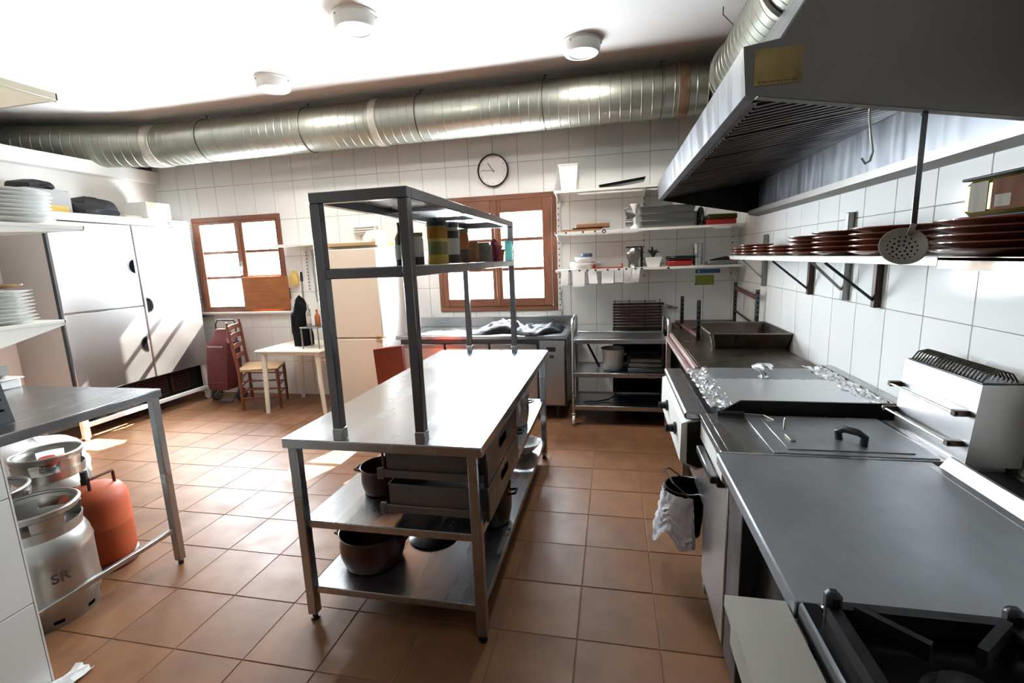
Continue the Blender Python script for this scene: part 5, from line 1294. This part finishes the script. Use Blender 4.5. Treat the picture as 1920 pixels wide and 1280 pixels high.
# ------------------------------------------------------------------ things on the island
IZ = .4955; BZ = .1705
t = pot(-1.12, 2.02, IZ, .105, .13, 'clay_pot', 'small dark red pot with a ladle on the island middle shelf', ears=True)
root = thing('ladle', 'ladle leaning out of the small dark red pot', 'ladle', (-1.14, 2.05, .52))
g = G(); g.tube([(-1.10, 2.0, .53), (-1.135, 2.06, .66), (-1.155, 2.10, .74)], .007, 8); part(g, 'handle', 'board_wood', root)
g = G(); g.lathe([(0, .510), (.025, .514), (.038, .535), (.036, .536), (.023, .520), (0, .516)], (-1.09, 1.99, 0), 18); part(g, 'scoop', 'steel', root)
pot(-1.155, 1.93, BZ, .155, .165, 'clay_pot', 'large dark red stew pot on the island bottom shelf')
root = thing('pan_cover', 'black pot lid lying behind the stew pot', 'lid', (-.93, 2.16, BZ))
g = G(); g.lathe([(0, BZ), (.125, BZ), (.130, BZ + .008), (.09, BZ + .026), (0, BZ + .034)], (-.93, 2.16, 0), 32); part(g, 'lid_disc', 'enamel_black', root)
g = G(); g.lathe([(0, BZ + .034), (.010, BZ + .034), (.018, BZ + .055), (0, BZ + .06)], (-.93, 2.16, 0), 14); part(g, 'lid_knob', 'black_plastic', root)
pot(-.665, 2.36, BZ, .115, .22, 'enamel_black', 'tall black pot beneath the drawers on the bottom shelf')
pot(-.66, 3.02, IZ, .105, .20, 'steel', 'tall steel stock pot on the island middle shelf', lid='steel')
pot(-.62, 2.62, IZ, .065, .12, 'steel_dark', 'small dark steel pan beside the drawers')
g = G(); g.lathe([(0, BZ), (.05, BZ), (.10, BZ + .05), (.125, BZ + .085), (.120, BZ + .086), (.09, BZ + .045), (0, BZ + .008)], (-.65, 3.30, 0), 32); solo(g, 'mixing_bowl', 'porcelain', 'white bowl at the far end of the island bottom shelf', 'bowl', (-.65, 3.30, BZ))
# jars on the overhead rack
RZ = 1.5895
def jar(x, y, r, h, m, lidm, label, lab=None, cat='jar', grp='jars on the overhead rack', lr=.95):
    t = thing('jar', label, cat, (x, y, RZ), grp)
    g = G(); g.lathe([(0, RZ), (r * .94, RZ), (r, RZ + .008), (r, RZ + h * .80), (r * .86, RZ + h * .87), (r * .84, RZ + h * .90), (0, RZ + h * .90)], (x, y, 0), 28); part(g, 'glass', m, t)
    g = G(); g.lathe([(0, RZ + h), (r * lr, RZ + h), (r * lr * 1.02, RZ + h * .98), (r * lr * 1.02, RZ + h * .885), (0, RZ + h * .885)], (x, y, 0), 28); part(g, 'lid', lidm, t)
    if lab:
        for m2, z0, z1 in lab:
            g = G(); g.cyl((x, y, RZ + h * z0), (x, y, RZ + h * z1), r * 1.012, n=28, caps=False); part(g, 'label', m2, t)
    return t
bottle(-1.06, 2.30, RZ, .215, .030, 'bottle_dark', 'dark bottle with a pale label behind the rack post', 'gas_dark', 'label_paper', grp='jars on the overhead rack')
jar(-1.01, 2.38, .038, .165, 'label_paper', 'olive_print', 'pale jar with dark base and olive lid nearest the rack post', [('coffee', .02, .25)])
jar(-.925, 2.47, .056, .225, 'amber_pale', 'rubber', 'large amber jar with an olive label on the overhead rack', [('amber', .60, .86), ('olive_print', .22, .52)])
jar(-.895, 2.62, .044, .225, 'label_paper', 'steel_dark', 'tall jar with white and dark label beside the amber jar', [('coffee', .02, .22), ('label_dark', .62, .80)])
jar(-.885, 2.80, .036, .200, 'terracotta', 'olive_print', 'slim orange jar beyond the tall white jar', [('coffee', .05, .4)])
jar(-.875, 2.95, .040, .130, 'board_wood', 'board_wood', 'short brown jar in the middle of the overhead rack')
jar(-.835, 3.08, .058, .125, 'stone', 'stone', 'grey mottled stone jar with rounded lid on the rack', lr=.7)
solo(lump(-.83, -.755, 3.16, 3.27, RZ, RZ + .145, 81, amp=.3), 'cloth_bundle', 'wine_cloth', 'wine red cloth bundle behind the stone jar', 'cloth', (-.79, 3.21, RZ))
root = thing('herb_pot', 'small clay pot of green herbs near the end of the rack', 'plant', (-.80, 3.36, RZ))
g = G(); g.lathe([(0, RZ), (.034, RZ), (.044, RZ + .075), (.048, RZ + .08), (.044, RZ + .085), (.03, RZ + .06), (0, RZ + .055)], (-.80, 3.36, 0), 20); part(g, 'pot', 'terracotta', root)
for k in range(16):
    t = k * 2.4; e = .018 + .03 * (k % 4) / 3
    g = G(); g.sheet(lambda u, v: (-.80 + (e * u * 1.2) * math.cos(t) - (v - .5) * .018 * math.sin(t) * math.sin(math.pi * (.1 + .85 * u)), 3.36 + (e * u * 1.2) * math.sin(t) + (v - .5) * .018 * math.cos(t) * math.sin(math.pi * (.1 + .85 * u)), RZ + .06 + .075 * u - .02 * u * u * (k % 3)), 4, 2, .001); part(g, 'leaf', 'leaf_green', root)
jar(-.755, 3.49, .030, .145, 'turquoise', 'turquoise', 'turquoise glass at the far end of the overhead rack', cat='glass')
